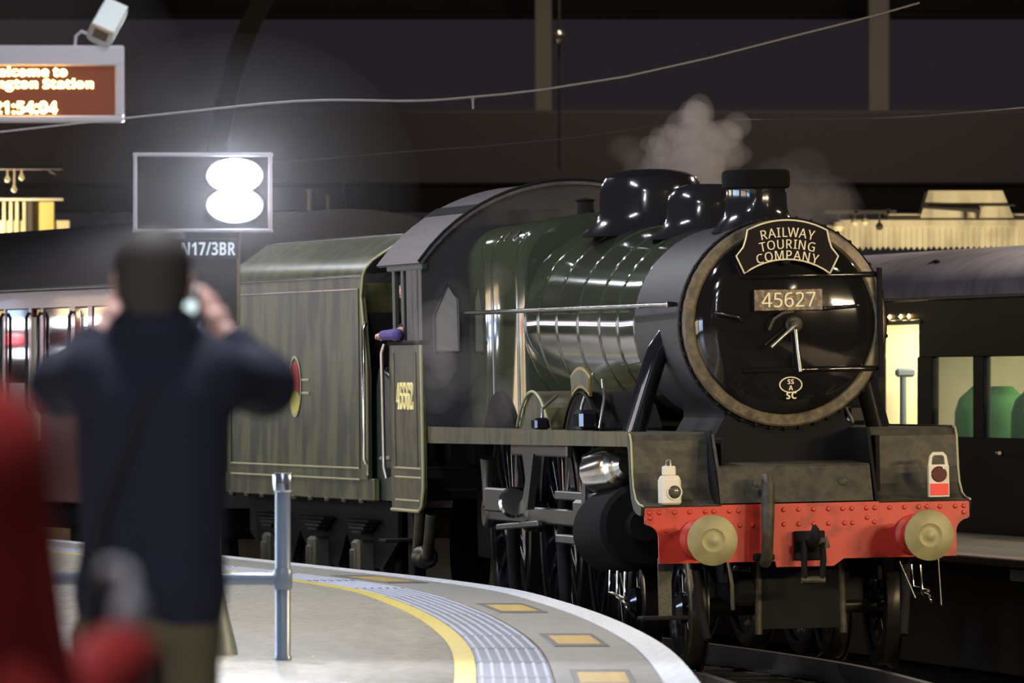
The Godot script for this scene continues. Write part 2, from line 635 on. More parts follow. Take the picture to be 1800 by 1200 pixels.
# ---------- the platform edge as a curve ----------
func edge_setup() -> void:
	for p in [[-12, 0.9], [10, 0.95], [40, 1.0], [51.3, 0.985], [57, 0.935], [61.4, 0.81], [66, 0.6], [70.3, 0.32], [74, 0.0], [78, -0.6], [81.5, -1.27], [84.8, -1.93], [88.5, -2.68], [95, -4.1], [105, -6.6], [125, -12.5], [150, -21.5], [185, -36]]:
		edge_pts.append(Vector2(p[0], p[1]))
	for i in range(1, edge_pts.size() - 2):
		var steps := maxi(2, int((edge_pts[i + 1].x - edge_pts[i].x) / 0.45))
		for k in steps:
			var t := float(k) / steps
			edge_line.append(Vector2(smooth_x(i, t), -lerpf(edge_pts[i].x, edge_pts[i + 1].x, t)))
	for i in edge_line.size():
		var d := (edge_line[mini(i + 1, edge_line.size() - 1)] - edge_line[maxi(i - 1, 0)]).normalized()
		edge_in.append(Vector2(d.y, -d.x))
		edge_len.append(0.0 if i == 0 else edge_len[i - 1] + edge_line[i].distance_to(edge_line[i - 1]))

func smooth_x(i: int, t: float) -> float:
	var p0 := edge_pts[i - 1]
	var p1 := edge_pts[i]
	var p2 := edge_pts[i + 1]
	var p3 := edge_pts[i + 2]
	var m1 := (p2.y - p0.y) / (p2.x - p0.x) * (p2.x - p1.x)
	var m2 := (p3.y - p1.y) / (p3.x - p1.x) * (p2.x - p1.x)
	var t2 := t * t
	var t3 := t2 * t
	return (2 * t3 - 3 * t2 + 1) * p1.y + (t3 - 2 * t2 + t) * m1 + (-2 * t3 + 3 * t2) * p2.y + (t3 - t2) * m2

func edge_at(depth: float) -> int:
	for i in edge_line.size():
		if -edge_line[i].y >= depth:
			return i
	return edge_line.size() - 1

func on_edge(i: int, off: float, y: float) -> Vector3:
	var p := edge_line[i] + edge_in[i] * off
	return Vector3(p.x, y, p.y)

func edge_slab(st: SurfaceTool, i0: int, i1: int, o0: float, o1: float, y0: float, y1: float) -> void:
	# a slab that follows the edge from sample i0 to i1, between two offsets
	var rings := []
	for i in range(i0, i1 + 1):
		rings.append([on_edge(i, o0, y1), on_edge(i, o1, y1), on_edge(i, o1, y0), on_edge(i, o0, y0)])
	for r in rings.size() - 1:
		var mid: Vector3 = (rings[r][0] + rings[r][2] + rings[r + 1][0] + rings[r + 1][2]) / 4.0
		st.set_smooth_group(-1)
		for k in 4:
			face(st, [rings[r][k], rings[r][(k + 1) % 4], rings[r + 1][(k + 1) % 4], rings[r + 1][k]], mid)
	var m0: Vector3 = (rings[0][0] + rings[-1][2]) / 2.0
	face(st, rings[0], m0)
	face(st, rings[-1], m0)

# ---------- lamps ----------
func batten(at: Vector3, along: Vector3, long: float, energy: float, col: Color, glow_mat: String, label: String, group: String, tilt := 0.0) -> void:
	var root := thing("batten_lamp", label, "lamp", at, atan2(along.x, along.z), group)
	var t: Node3D = root
	if tilt > 0.0:
		t = node("fitting", root)
		t.rotation.z = tilt
	var st := mb()
	bx(st, Vector3(0, 0.05, 0), Vector3(0.26, 0.09, long + 0.1), 0.02)
	put("housing", st, "case_white", t)
	st = mb()
	bx(st, Vector3(0, -0.02, 0), Vector3(0.16, 0.05, long), 0.02)
	put("lamp_tube", st, glow_mat, t)
	for s in [-0.35, 0.35]:
		st = mb()
		tube(st, [Vector3(0, 0.09, s * long), Vector3(0, 1.2, s * long)], 0.012, 6)
		put("hanger", st, "girder", root)
	var l := AreaLight3D.new()
	l.name = "lamp_light"
	l.area_size = Vector2(0.16, long)
	l.light_energy = energy
	l.light_color = col
	l.shadow_enabled = true
	l.area_range = 80.0
	l.area_attenuation = 2.0
	l.position = Vector3(0, -0.06, 0)
	l.rotation.x = -PI / 2
	t.add_child(l, true)

func platform_lamps() -> void:
	var cool := Color(0.96, 0.97, 1.0)
	var k := -1
	for d in [8.0, 16.0, 24.0, 32.0, 40.0, 47.0, 54.0, 61.0, 68.0, 75.0, 82.0, 89.0, 96.0]:
		k += 1
		var i := edge_at(d)
		var dir := edge_line[mini(i + 2, edge_line.size() - 1)] - edge_line[i]
		batten(on_edge(i, 1.9, 6.75), Vector3(dir.x, 0, dir.y), 1.8, 28.0 if d > 50.0 or d < 36.0 else 22.0, cool, "lamp_cool", "white strip lamp over the curved platform, %s counting from us" % ORD[k], "strip lamps over the curved platform")
	var plain := Color(1.0, 0.93, 0.84)
	k = -1
	for p in [[6.6, -104.0], [6.9, -94.0], [7.6, -84.0], [8.8, -74.0], [10.2, -64.0], [11.8, -50.0]]:
		k += 1
		batten(Vector3(p[0], 7.2, p[1]), Vector3(0.17, 0, 0.985), 1.8, 34.0 if p[1] < -70.0 else 9.0, plain, "lamp_warm", "pale strip lamp over the right hand platform, %s counting from the far end" % ORD[k], "strip lamps over the right hand platform")
	# warm strip lamps across the head of the right hand platform, in front of the engine
	var warm := Color(1.0, 0.89, 0.71)
	batten(Vector3(11.6, 4.9, -55.0), Vector3(0.84, 0, -0.54), 1.7, 105.0, warm, "lamp_warm", "shorter of two warm strip lamps to the right in front of the engine", "warm strip lamps in front of the engine", 1.3)
	batten(Vector3(15.2, 4.9, -57.3), Vector3(0.84, 0, -0.54), 3.6, 215.0, warm, "lamp_warm", "longer of two warm strip lamps to the right in front of the engine", "warm strip lamps in front of the engine", 1.3)
	# two unseen lamps added above the frame to brighten the far columns
	for e in [[1.2, "unseen lamp added high in the far end of the shed, left of two"], [7.4, "unseen lamp added high in the far end of the shed, right of two"]]:
		batten(Vector3(e[0], 11.5, -159.0), Vector3(1, 0, 0), 1.8, 13.0, plain, "lamp_warm", e[1], "added lamps in the far end of the shed")
	added_shop_fronts()

func added_shop_fronts() -> void:
	# shop windows added out of frame to give side light and reflections in the paintwork
	var kinds := ["added_shop_blue", "added_shop_warm", "added_shop_blue", "added_shop_warm", "added_shop_warm", "added_shop_blue", "added_shop_warm", "added_shop_blue", "added_shop_warm", "added_shop_blue", "added_shop_warm"]
	var cols := [Color(0.75, 0.85, 1.0), Color(1.0, 0.88, 0.7)]
	var ds := [58.0, 66.0, 74.0, 82.0, 90.0, 98.0, 106.0, 114.0, 122.0, 130.0, 138.0]
	for k in 11:
		var i := edge_at(ds[k])
		var p := on_edge(i, 8.6 if k < 4 else 5.6, PLAT)
		var n := edge_in[i]
		var t := thing("added_shop_front", "added unseen shop window at the back of the curved platform, %s counting from us" % ORD[k], "shop", p, atan2(-n.x, -n.y), "added shop windows behind the curved platform")
		var st := mb()
		bx(st, Vector3(0, 1.6, -0.3), Vector3(6.4, 3.2, 0.5), 0.03)
		put("shop_wall", st, "girder", t)
		for x in ([-2.0, -0.0, 2.0] if k < 4 else []):
			st = mb()
			bx(st, Vector3(x, 1.55, -0.03), Vector3(1.6, 1.9, 0.04), 0.01)
			put("added_window", st, kinds[k], t)
		st = mb()
		bx(st, Vector3(0, 2.22, 0.02), Vector3(2.6, 0.14, 0.1), 0.02)
		put("added_sign", st, "added_shop_red" if k % 2 or k > 6 else "added_shop_blue", t)
		for e in [[-2.4, 2.42], [-1.3, 2.42], [0.2, 2.42], [1.3, 2.42], [2.6, 2.42], [-1.9, 2.02], [0.7, 2.02], [2.0, 2.02]]:
			st = mb()
			bx(st, Vector3(e[0], e[1], 0.05), Vector3(0.42, 0.12, 0.12), 0.02)
			put("lamp_bulb", st, "added_shop_lamp", t)
		var l := AreaLight3D.new()
		l.name = "window_light"  # side light from the added windows
		l.area_size = Vector2(5.6, 1.9) if k < 4 else Vector2(5.0, 0.3)
		l.light_energy = 8.0 if k < 4 else 1.2
		l.light_color = cols[0 if kinds[k] == "added_shop_blue" else 1]
		l.area_range = 60.0
		l.area_attenuation = 2.0
		l.shadow_enabled = true
		l.position = Vector3(0, 1.55 if k < 4 else 2.6, 0.13)
		l.rotation.y = PI
		t.add_child(l, true)

# ---------- ground, track, platform ----------
func ground_and_platform() -> void:
	var st := mb()
	st.set_smooth_group(-1)
	bx(st, Vector3(0, -0.55, -75), Vector3(120, 0.5, 200), 0.0)
	structure(put("ground", st, "ballast", self))
	# rails and sleepers of the near track
	for s in [-1.28, -2.72]:
		st = mb()
		edge_slab(st, edge_at(14), edge_at(118), s - 0.035, s + 0.035, -0.15, 0.0)
		edge_slab(st, edge_at(14), edge_at(118), s - 0.07, s + 0.07, -0.17, -0.14)
		var r := put("rail", st, "rail_steel", self)
		tag(r, "steel running rail of the engine's track, %s" % ("nearer the curved platform" if s > -2.0 else "farther from the curved platform"), "rail", "rails of the near track")
	var sm := mb()
	bx(sm, Vector3.ZERO, Vector3(2.6, 0.16, 0.26), 0.02)
	sm.generate_normals()
	var sleeper_mesh := sm.commit()
	var holder := node("track_bed", self)
	structure(holder)
	var d := 58.0
	while d < 80.0:
		var i := edge_at(d)
		var dir := edge_line[mini(i + 1, edge_line.size() - 1)] - edge_line[i]
		copy_mesh("sleeper", sleeper_mesh, "sleeper", holder, Transform3D(Basis(Vector3.UP, atan2(dir.x, dir.y)), on_edge(i, -2.0, -0.24)))
		d += 0.72
	# platform: floor, wall below the edge
	var last := edge_line.size() - 1
	st = mb()
	sg += 1
	st.set_smooth_group(-1)
	for i in range(0, last):
		var a := on_edge(i, 1.30, PLAT)
		var b := on_edge(i + 1, 1.30, PLAT)
		var far_x := -48.0
		face(st, [a, b, Vector3(far_x, PLAT, b.z), Vector3(far_x, PLAT, a.z)], a + Vector3(-1, -3, 0))
	st.set_smooth_group(-1)
	for i in range(0, last):
		face(st, [on_edge(i, 0.03, PLAT - 0.1), on_edge(i + 1, 0.03, PLAT - 0.1), on_edge(i + 1, 0.03, -0.4), on_edge(i, 0.03, -0.4)], on_edge(i, 2.0, 0.2))
	var fl := put("floor", st, "floor_tile", self)
	structure(fl)
	# the smooth grey strip between coping and ribbed paving
	st = mb()
	edge_slab(st, 0, last, 0.172, 0.752, PLAT - 0.3, PLAT - 0.001)
	structure(put("floor_edge_strip", st, "platform_grey", self))
	st = mb()
	edge_slab(st, 0, last, 0.75, 1.302, PLAT - 0.32, PLAT - 0.012)
	structure(put("floor_bedding", st, "platform_wall", self))
	# white coping stones
	var cop := node("platform_coping", self)
	structure(cop)
	var i0 := edge_at(38)
	while i0 < edge_at(118):
		st = mb()
		edge_slab(st, i0, i0 + 2, -0.02, 0.17, PLAT - 0.14, PLAT + 0.004)
		put("coping_stone", st, "coping_white", cop)
		i0 += 2
	# ribbed paving, slab by slab along the chord of the curve
	var tac := node("tactile_paving", self)
	structure(tac)
	i0 = edge_at(38)
	var base_m: Mesh
	var ridge_m: Mesh
	while i0 < edge_at(112):
		var p := on_edge(i0, 0.965, PLAT)
		var q := on_edge(i0 + 6, 0.965, PLAT)
		var long := p.distance_to(q)
		if base_m == null:
			st = mb()
			bx(st, Vector3(0, -0.02, 0), Vector3(0.415, 0.04, long - 0.006), 0.004)
			st.generate_normals()
			base_m = st.commit()
			st = mb()
			for k in 7:
				var x := -0.18 + 0.06 * k
				prism(st, [Vector2(x - 0.01, 0.0), Vector2(x - 0.006, 0.007), Vector2(x + 0.006, 0.007), Vector2(x + 0.01, 0.0)], -long * 0.5 + 0.02, long * 0.5 - 0.02)
			st.generate_normals()
			ridge_m = st.commit()
		var xf := Transform3D(Basis(Vector3.UP, atan2(q.x - p.x, q.z - p.z)).scaled_local(Vector3(1, 1, long / p.distance_to(q))), (p + q) * 0.5)
		var tile := copy_mesh("tile", base_m, "tactile_grey", tac, xf)
		copy_mesh("ridges", ridge_m, "tactile_ridge", tile, Transform3D())
		i0 += 6
	# yellow line
	st = mb()
	edge_slab(st, edge_at(20), edge_at(116), 1.178, 1.298, PLAT - 0.01, PLAT + 0.003)
	tag(put("yellow_line", st, "yellow_paint", self), "solid yellow safety line painted along the curved platform", "marking")
	# yellow oblongs with a dark border
	var names := {51.6: "yellow oblong mark nearest the front end of the platform edge", 59.4: "second yellow oblong mark along the platform edge, beside the bend", 67.9: "third yellow oblong mark along the platform edge, below the driving wheels", 77.8: "farthest yellow oblong mark on the platform edge, beside the grey post"}
	for dd in names:
		var i := edge_at(dd)
		st = mb()
		edge_slab(st, i - 2, i + 2, 0.355, 0.62, PLAT - 0.01, PLAT + 0.004)
		var y := put("platform_mark", st, "yellow_mark", self)
		tag(y, names[dd], "marking", "yellow marks on the platform edge")
		st = mb()
		edge_slab(st, i - 3, i + 3, 0.32, 0.355, PLAT - 0.01, PLAT + 0.0045)
		edge_slab(st, i - 3, i + 3, 0.62, 0.655, PLAT - 0.01, PLAT + 0.0045)
		edge_slab(st, i - 3, i - 2, 0.355, 0.62, PLAT - 0.01, PLAT + 0.0045)
		edge_slab(st, i + 2, i + 3, 0.355, 0.62, PLAT - 0.01, PLAT + 0.0045)
		put("mark_border", st, "mark_border", y)

func far_platform() -> void:
	var t := node("floor_far_platform", self, Vector3(4.0, 0, -79.4))
	t.rotation.y = asin(0.17)
	structure(t)
	var st := mb()
	bx(st, Vector3(1.35, 0.25, 4.0), Vector3(2.5, 0.94, 48.0), 0.01)
	put("platform_body", st, "platform_wall", t)
	st = mb()
	bx(st, Vector3(1.45, 0.735, 4.0), Vector3(2.5, 0.03, 48.0), 0.005)
	put("platform_surface", st, "far_platform_top", t)
	var k := -19.0
	while k < 27.0:
		st = mb()
		bx(st, Vector3(0.12, 0.72, k + 0.5), Vector3(0.3, 0.07, 0.985), 0.01)
		put("coping_stone", st, "far_coping", t)
		k += 1.0
	# pale panels on the face of that platform
	for p in [0.42, 1.12, 1.84, 2.56]:
		st = mb()
		bx(st, Vector3(0.085, 0.615, p + 0.33), Vector3(0.03, 0.1, 0.66), 0.005)
		put("panel", st, "pale_panel", t)

# ---------- the shed far behind ----------
func scene_x(px: float, d: float) -> float:
	return (px - 900.0) / F * d

func scene_y(py: float, d: float) -> float:
	return EYE + (675.0 - py) / F * d

func train_shed() -> void:
	# dark canopy with a deep fascia across the far end; two pale columns stand behind it
	var d := 165.0
	var st := mb()
	bx(st, Vector3(8, scene_y(262, d), -d), Vector3(62, 1.3, 2.0), 0.05)
	bx(st, Vector3(8, scene_y(345, d), -d - 1.2), Vector3(62, 0.5, 1.0), 0.02)
	var t: Node3D = put("far_canopy", st, "canopy_dark", self)
	structure(t)
	for c in [[955.0, 30.0, "pale square column rising behind the dark canopy, above the engine's dome"], [1545.0, 36.0, "pale square column rising behind the dark canopy, at the far right"]]:
		var o := thing("shed_column", c[2], "column", Vector3(scene_x(c[0], 168.0), scene_y(196, 168.0), -168.0), 0.0, "pale columns of the train shed")
		st = mb()
		var w: float = c[1] / F * 168.0
		bx(st, Vector3(0, 3, 0), Vector3(w, 6.2, w), 0.02)
		put("shaft", st, "girder_pale", o)
		st = mb()
		bx(st, Vector3(0, 0.06, 0), Vector3(w * 1.02, 0.3, w * 1.02), 0.03)
		put("foot", st, "girder_pale", o)
	# roof girders seen against the night
	var gl := {4.0: "riveted roof girder crossing the shed at the top edge", 27.0: "slim roof purlin just under the top girder"}
	for y in gl:
		st = mb()
		bx(st, Vector3(4, scene_y(y, 172.0), -172), Vector3(60, 0.14 if y > 10 else 0.32, 0.3), 0.01)
		tag(put("roof_girder", st, "girder", self), gl[y], "girder", "girders of the train shed roof")
	# curved rib on the left
	var pts := []
	for i in 13:
		var a := i / 12.0
		pts.append(Vector3(scene_x(lerpf(480, 372, a) - sin(a * PI) * 12.0, 160.0), scene_y(lerpf(-30, 330, a * a * 0.4 + a * 0.6), 160.0), -160))
	st = mb()
	for i in 12:
		var m: Vector3 = (pts[i] + pts[i + 1]) * 0.5
		var dd: Vector3 = pts[i + 1] - pts[i]
		bx(st, m, Vector3(0.34, dd.length() * 1.04, 0.25), 0.01, aim(dd))
	tag(put("roof_rib", st, "girder", self), "curved iron roof rib slanting down behind the bright signal", "girder")
	# hanging signal lamp unit near the left column
	t = thing("hanging_fitting", "small two part fitting hung beside the pale column above the engine", "fitting", Vector3(scene_x(983, 160.0), scene_y(66, 160.0), -160))
	st = mb()
	lathe(st, [Vector2(0, -0.1), Vector2(0.09, -0.1), Vector2(0.1, -0.05), Vector2(0.1, -0.02), Vector2(0, -0.02)], 14)
	put("lower_cup", st, "steel", t)
	st = mb()
	lathe(st, [Vector2(0, 0.02), Vector2(0.1, 0.02), Vector2(0.1, 0.06), Vector2(0.05, 0.12), Vector2(0, 0.12)], 14)
	put("upper_cup", st, "steel", t)
	st = mb()
	tube(st, [Vector3(0, -2.2, 0), Vector3(0, 3.0, 0)], 0.02, 6)
	put("drop_rod", st, "girder", t)
	# dim furniture along the far platform, between the signal and the cab
	var far := [[545.0, 335.0, 14.0, 60.0, "girder_pale"], [577.0, 338.0, 10.0, 46.0, "girder_pale"], [606.0, 330.0, 12.0, 70.0, "girder"], [680.0, 332.0, 10.0, 60.0, "girder"]]
	var fl := ["dim pale post first to the right of the signal, far behind the train", "dim pale post second to the right of the signal, far behind the train", "brown post third to the right of the signal, far behind the train", "brown post far behind the train, nearest the cab roof"]
	for k in far.size():
		var f = far[k]
		var dp := 150.0
		st = mb()
		lathe(st, [Vector2(f[2] / F * dp * 0.5, 0), Vector2(f[2] / F * dp * 0.35, 0.15), Vector2(f[2] / F * dp * 0.3, scene_y(f[1] - f[3] * 0.5, dp)), Vector2(f[2] / F * dp * 0.5, scene_y(f[1] - f[3] * 0.5, dp) + 0.05), Vector2(0, scene_y(f[1] - f[3] * 0.5, dp) + 0.06)], 12, Transform3D(Basis(), Vector3(scene_x(f[0], dp), -0.3, -dp)))
		tag(put("far_post", st, f[4], self), fl[k], "post", "posts far behind the train")
	# dark shop fronts under the canopy
	st = mb()
	bx(st, Vector3(10, 1.5, -171), Vector3(64, 4.0, 0.5), 0.02)
	structure(put("wall_back", st, "canopy_dark", self))
	# lit concourse at the far left
	var dc := 150.0
	t = thing("concourse_front", "yellow lit concourse front at the far left, over the coach roof", "building", Vector3(scene_x(40, dc), 0, -dc))
	var bx0 := scene_x(40, dc)
	st = mb()
	bx(st, Vector3(scene_x(-60, dc) - bx0, 2.2, -1.0), Vector3(3.2, 5.2, 0.2), 0.01)
	put("wall_panel", st, "stone_cream", t)
	st = mb()
	bx(st, Vector3(scene_x(72, dc) - bx0, scene_y(400, dc), -0.9), Vector3(0.34, 0.86, 0.1), 0.01)
	put("yellow_panel", st, "yellow_wall", t)
	for px in [2.0, 14.0, 25.0, 38.0]:
		st = mb()
		bx(st, Vector3(scene_x(px, dc) - bx0, scene_y(400, dc), -0.85), Vector3(0.05, 0.86, 0.1), 0.01)
		put("pilaster", st, "stone_cream", t)
	st = mb()
	bx(st, Vector3(scene_x(30, dc) - bx0, scene_y(349, dc), -0.7), Vector3(1.4, 0.04, 0.2), 0.005)
	put("cornice", st, "girder_pale", t)
	st = mb()
	bx(st, Vector3(scene_x(49, dc) - bx0, scene_y(400, dc), -0.75), Vector3(0.09, 0.9, 0.12), 0.01)
	put("pier", st, "girder", t)
	var l := OmniLight3D.new()
	l.name = "concourse_light"
	l.light_energy = 7.0
	l.light_color = Color(1.0, 0.92, 0.72)
	l.light_size = 0.12
	l.omni_range = 60.0
	l.omni_attenuation = 2.0
	l.shadow_enabled = true
	l.position = Vector3(-0.6, scene_y(372, dc), 0.5)
	t.add_child(l)
	st = mb()
	lathe(st, [Vector2(0, -0.06), Vector2(0.06, 0), Vector2(0, 0.06)], 12, Transform3D(Basis(), l.position))
	put("lamp_globe", st, "lamp_warm", t)
	st = mb()
	bx(st, Vector3(scene_x(20, 149.0) - bx0, scene_y(294, 149.0), 0.8), Vector3(1.6, 0.06, 0.5), 0.01)
	put("lamp_bar", st, "canopy_dark", t)
	for e in [-0.6, 0.6]:
		st = mb()
		bx(st, Vector3(scene_x(20, 149.0) - bx0 + e, scene_y(294, 149.0) - 0.02, -0.2), Vector3(0.06, 0.1, 1.8), 0.01)
		put("lamp_bracket", st, "canopy_dark", t)
	var bl := [[13.0, 315.0], [38.0, 312.0], [25.0, 333.0]]
	var bn := ["small dim bulb at the far left, leftmost of three", "small pale bulb at the far left, rightmost of three", "small yellow bulb at the far left, lowest of three"]
	for k in 3:
		st = mb()
		lathe(st, [Vector2(0, -0.05), Vector2(0.035, -0.03), Vector2(0.045, 0.0), Vector2(0.02, 0.05), Vector2(0.012, 0.09), Vector2(0.012, scene_y(296, 149.0) - scene_y(bl[k][1], 149.0)), Vector2(0, scene_y(296, 149.0) - scene_y(bl[k][1], 149.0))], 12, Transform3D(Basis(), Vector3(scene_x(bl[k][0], 149.0), scene_y(bl[k][1], 149.0), -149)))
		tag(put("bulb", st, "bulb_dim", self), bn[k], "lamp", "bulbs of the far concourse")

# ---------- cream station building on the right ----------
func station_building() -> void:
	var d := 132.0
	var x0 := scene_x(1640, d)
	var t := thing("station_building", "cream station building with a boarded canopy behind the green coach", "building", Vector3(x0, 0, -d))
	var X := func(px: float) -> float: return scene_x(px, d) - x0
	var st := mb()
	# body below and behind the canopy
	bx(st, Vector3(2.4, 1.6, -2.6), Vector3(9.4, 4.6, 2.0), 0.02)
	put("wall", st, "girder", t)
	# fascia boards with pointed feet
	var yt := scene_y(396, d)
	var yb := scene_y(434, d)
	var px := 1452.0
	var rng := RandomNumberGenerator.new()
	rng.seed = 4
	while px < 1900.0:
		var a: float = X.call(px)
		var b: float = X.call(px + 9.5)
		st = mb()
		var drop := rng.randf_range(0.0, 0.02)
		prism(st, [Vector2(a, yt), Vector2(b, yt), Vector2(b, yb + drop), Vector2((a + b) * 0.5, yb - 0.05 + drop), Vector2(a, yb + drop)], -0.02, 0.02 + rng.randf_range(0.0, 0.015))
		put("board", st, "stone_cream", t)
		px += 10.0
	st = mb()
	bx(st, Vector3((X.call(1470) + X.call(1900)) * 0.5, yt + 0.03, 0.03), Vector3(X.call(1900) - X.call(1470), 0.1, 0.16), 0.01)
	bx(st, Vector3((X.call(1560) + X.call(1900)) * 0.5, yt + 0.12, -0.1), Vector3(X.call(1900) - X.call(1560), 0.09, 0.2), 0.01)
	put("cornice", st, "stone_cream", t)
	# canopy roof
	st = mb()
	bx(st, Vector3(2.4, yt - 0.05, -1.0), Vector3(9.0, 0.08, 2.0), 0.01)
	put("canopy", st, "girder", t)
	# raised lantern
	var y0 := scene_y(384, d)
	var y1 := scene_y(335, d)
	st = mb()
	prism(st, [Vector2(X.call(1617), y0), Vector2(X.call(1632), y1), Vector2(X.call(1762), y1), Vector2(X.call(1782), y0)], -1.2, 0.06)
	put("lantern", st, "stone_cream", t)
	st = mb()
	bx(st, Vector3((X.call(1626) + X.call(1790)) * 0.5, scene_y(361, d), 0.07), Vector3(X.call(1776) - X.call(1624), 0.025, 0.06), 0.004)
	put("lantern_rail", st, "girder", t)
	st = mb()
	tube(st, [Vector3(X.call(1622), scene_y(364, d), 0.13), Vector3(X.call(1680), scene_y(367, d), 0.13), Vector3(X.call(1722), scene_y(369, d), 0.13)], [0.02, 0.03, 0.045], 8)
	put("lantern_arm", st, "girder", t)
	for q in [1696.0, 1718.0]:
		st = mb()
		tube(st, [Vector3(X.call(q), scene_y(369, d), 0.13), Vector3(X.call(q), y0 - 0.02, 0.13)], 0.02, 6)
		put("lantern_bracket", st, "girder", t)
	# lamp that lights the boards, standing in front of them on the far platform
	for q in [[-0.9, 4.9], [2.2, 4.9]]:
		var o := thing("facade_lamp", "warm facade lamp in front of the cream boards, %s" % ("on the engine's side" if q[0] < 0 else "on the outer side"), "lamp", Vector3(x0 + q[0], 2.2, -d + 3.4))
		st = mb()
		lathe(st, [Vector2(0, -0.12), Vector2(0.11, -0.12), Vector2(0.14, 0.02), Vector2(0.05, 0.1), Vector2(0, 0.1)], 16)
		put("lamp_shade", st, "signal_black", o)
		st = mb()
		lathe(st, [Vector2(0, 0.11), Vector2(0.08, 0.11), Vector2(0.05, 0.16), Vector2(0, 0.17)], 14)
		put("lamp_bulb", st, "lamp_warm", o)
		st = mb()
		tube(st, [Vector3(0, -0.1, 0), Vector3(0, -2.4, 0)], 0.04, 8)
		put("lamp_post", st, "girder", o)
		var l := OmniLight3D.new()
		l.name = "lamp_light"
		l.light_energy = 11.0
		l.light_color = Color(1.0, 0.93, 0.78)
		l.light_size = 0.08
		l.omni_range = 60.0
		l.omni_attenuation = 2.0
		l.shadow_enabled = true
		l.position = Vector3(0, 0.3, 0)
		o.add_child(l, true)
	st = mb()
	bx(st, Vector3((X.call(1455) + X.call(1560)) * 0.5, scene_y(372, 131.0), 1.0), Vector3(1.0, 0.06, 0.1), 0.01)
	put("canopy_beam", st, "girder", t)
	for q in [1500.0, 1556.0]:
		st = mb()
		bx(st, Vector3(X.call(q), scene_y(372, 131.0), 0.0), Vector3(0.06, 0.08, 2.1), 0.01)
		put("beam_arm", st, "girder", t)
	# round fittings hung under the end of the canopy
	var ph := [[1473.0, 398.0], [1502.0, 391.0], [1520.0, 390.0], [1546.0, 398.0]]
	var pn := ["pale round fitting under the canopy end, closest to the headboard", "small round fitting second from the headboard", "small round fitting third from the headboard", "dark hanging fitting at the end of the cream cornice"]
	for k in 4:
		var o := thing("hanging_globe", pn[k], "fitting", Vector3(scene_x(ph[k][0], 131.0), scene_y(ph[k][1], 131.0), -131.0), 0.0, "round fittings by the cream canopy")
		st = mb()
		var r := 0.085 if k == 0 else 0.055
		lathe(st, [Vector2(0, -r), Vector2(r * 0.7, -r * 0.7), Vector2(r, 0), Vector2(r * 0.7, r * 0.7), Vector2(0.02, r)], 16)
		put("globe", st, "stone_cream" if k < 3 else "girder", o)
		st = mb()
		tube(st, [Vector3(0, r * 0.9, 0), Vector3(0, scene_y(374, 131.0) - scene_y(ph[k][1], 131.0), 0)], 0.015, 6)
		put("stem", st, "girder", o)

# ---------- the engine. local axes: x to the viewer's right, y up from the rail, z towards the buffers ----------
var engine_xf := Transform3D()

func L(u: float, v: float, w: float) -> Vector3:
	return Vector3(v, w, -u)

const SIDE := Transform3D(Vector3(0, 0, -1), Vector3(0, 1, 0), Vector3(1, 0, 0), Vector3.ZERO)  # prism x -> backwards, y -> up, depth -> across

func round_ring(u: float, cv: float, cw: float, r: float, n := 40) -> Array:
	var out := []
	for k in n:
		var a := TAU * k / n
		out.append(L(u, cv + cos(a) * r, cw + sin(a) * r))
	return out

func fire_ring(u: float, cv: float, half: float, top: float, low: float, rad: float) -> Array:
	var out := []
	out.append(L(u, cv + half, low))
	for a in arc(Vector2(half - rad, top - rad), rad, rad, 0.0, PI / 2, 8):
		out.append(L(u, cv + a.x, a.y))
	for k in [0.5, 0.0, -0.5]:
		out.append(L(u, cv + k * (half - rad), top + 0.045 * (1.0 - k * k)))
	for a in arc(Vector2(-half + rad, top - rad), rad, rad, PI / 2, PI, 8):
		out.append(L(u, cv + a.x, a.y))
	out.append(L(u, cv - half, low))
	return out

func spoked_wheel(called: String, parent: Node, c: Vector3, r: float, spokes: int, boss: float, cache: Dictionary) -> void:
	# axle along x; tyre, spokes and boss are sub-parts
	var w := node(called, parent, c)
	if not cache.has("tyre"):
		var ax := Transform3D(aim(Vector3(1, 0, 0)), Vector3.ZERO)
		var st := mb()
		lathe(st, [Vector2(r - 0.1, -0.07), Vector2(r - 0.02, -0.07), Vector2(r, -0.06), Vector2(r + 0.005, 0.05), Vector2(r + 0.03, 0.058), Vector2(r + 0.03, 0.07), Vector2(r - 0.1, 0.07), Vector2(r - 0.1, -0.07)], 48, ax)
		st.generate_normals()
		cache.tyre = st.commit()
		st = mb()
		lathe(st, [Vector2(r - 0.17, -0.05), Vector2(r - 0.095, -0.05), Vector2(r - 0.095, 0.05), Vector2(r - 0.17, 0.05), Vector2(r - 0.17, -0.05)], 48, ax)
		st.generate_normals()
		cache.felloe = st.commit()
		st = mb()
		lathe(st, [Vector2(0, -0.11), Vector2(boss * 0.6, -0.11), Vector2(boss, -0.07), Vector2(boss, 0.07), Vector2(0, 0.07)], 24, ax)
		st.generate_normals()
		cache.boss = st.commit()
		st = mb()
		tube(st, [Vector3(0, boss * 0.8, 0), Vector3(0, r - 0.12, 0)], [0.036, 0.024], 8, false)
		st.generate_normals()
		cache.spoke = st.commit()
	copy_mesh("tyre", cache.tyre, "tyre_steel", w, Transform3D())
	copy_mesh("felloe", cache.felloe, "gloss_black", w, Transform3D())
	copy_mesh("hub", cache.boss, "gloss_black", w, Transform3D())
	for k in spokes:
		copy_mesh("spoke", cache.spoke, "gloss_black", w, Transform3D(Basis(Vector3.RIGHT, TAU * (k + 0.3) / spokes), Vector3.ZERO))

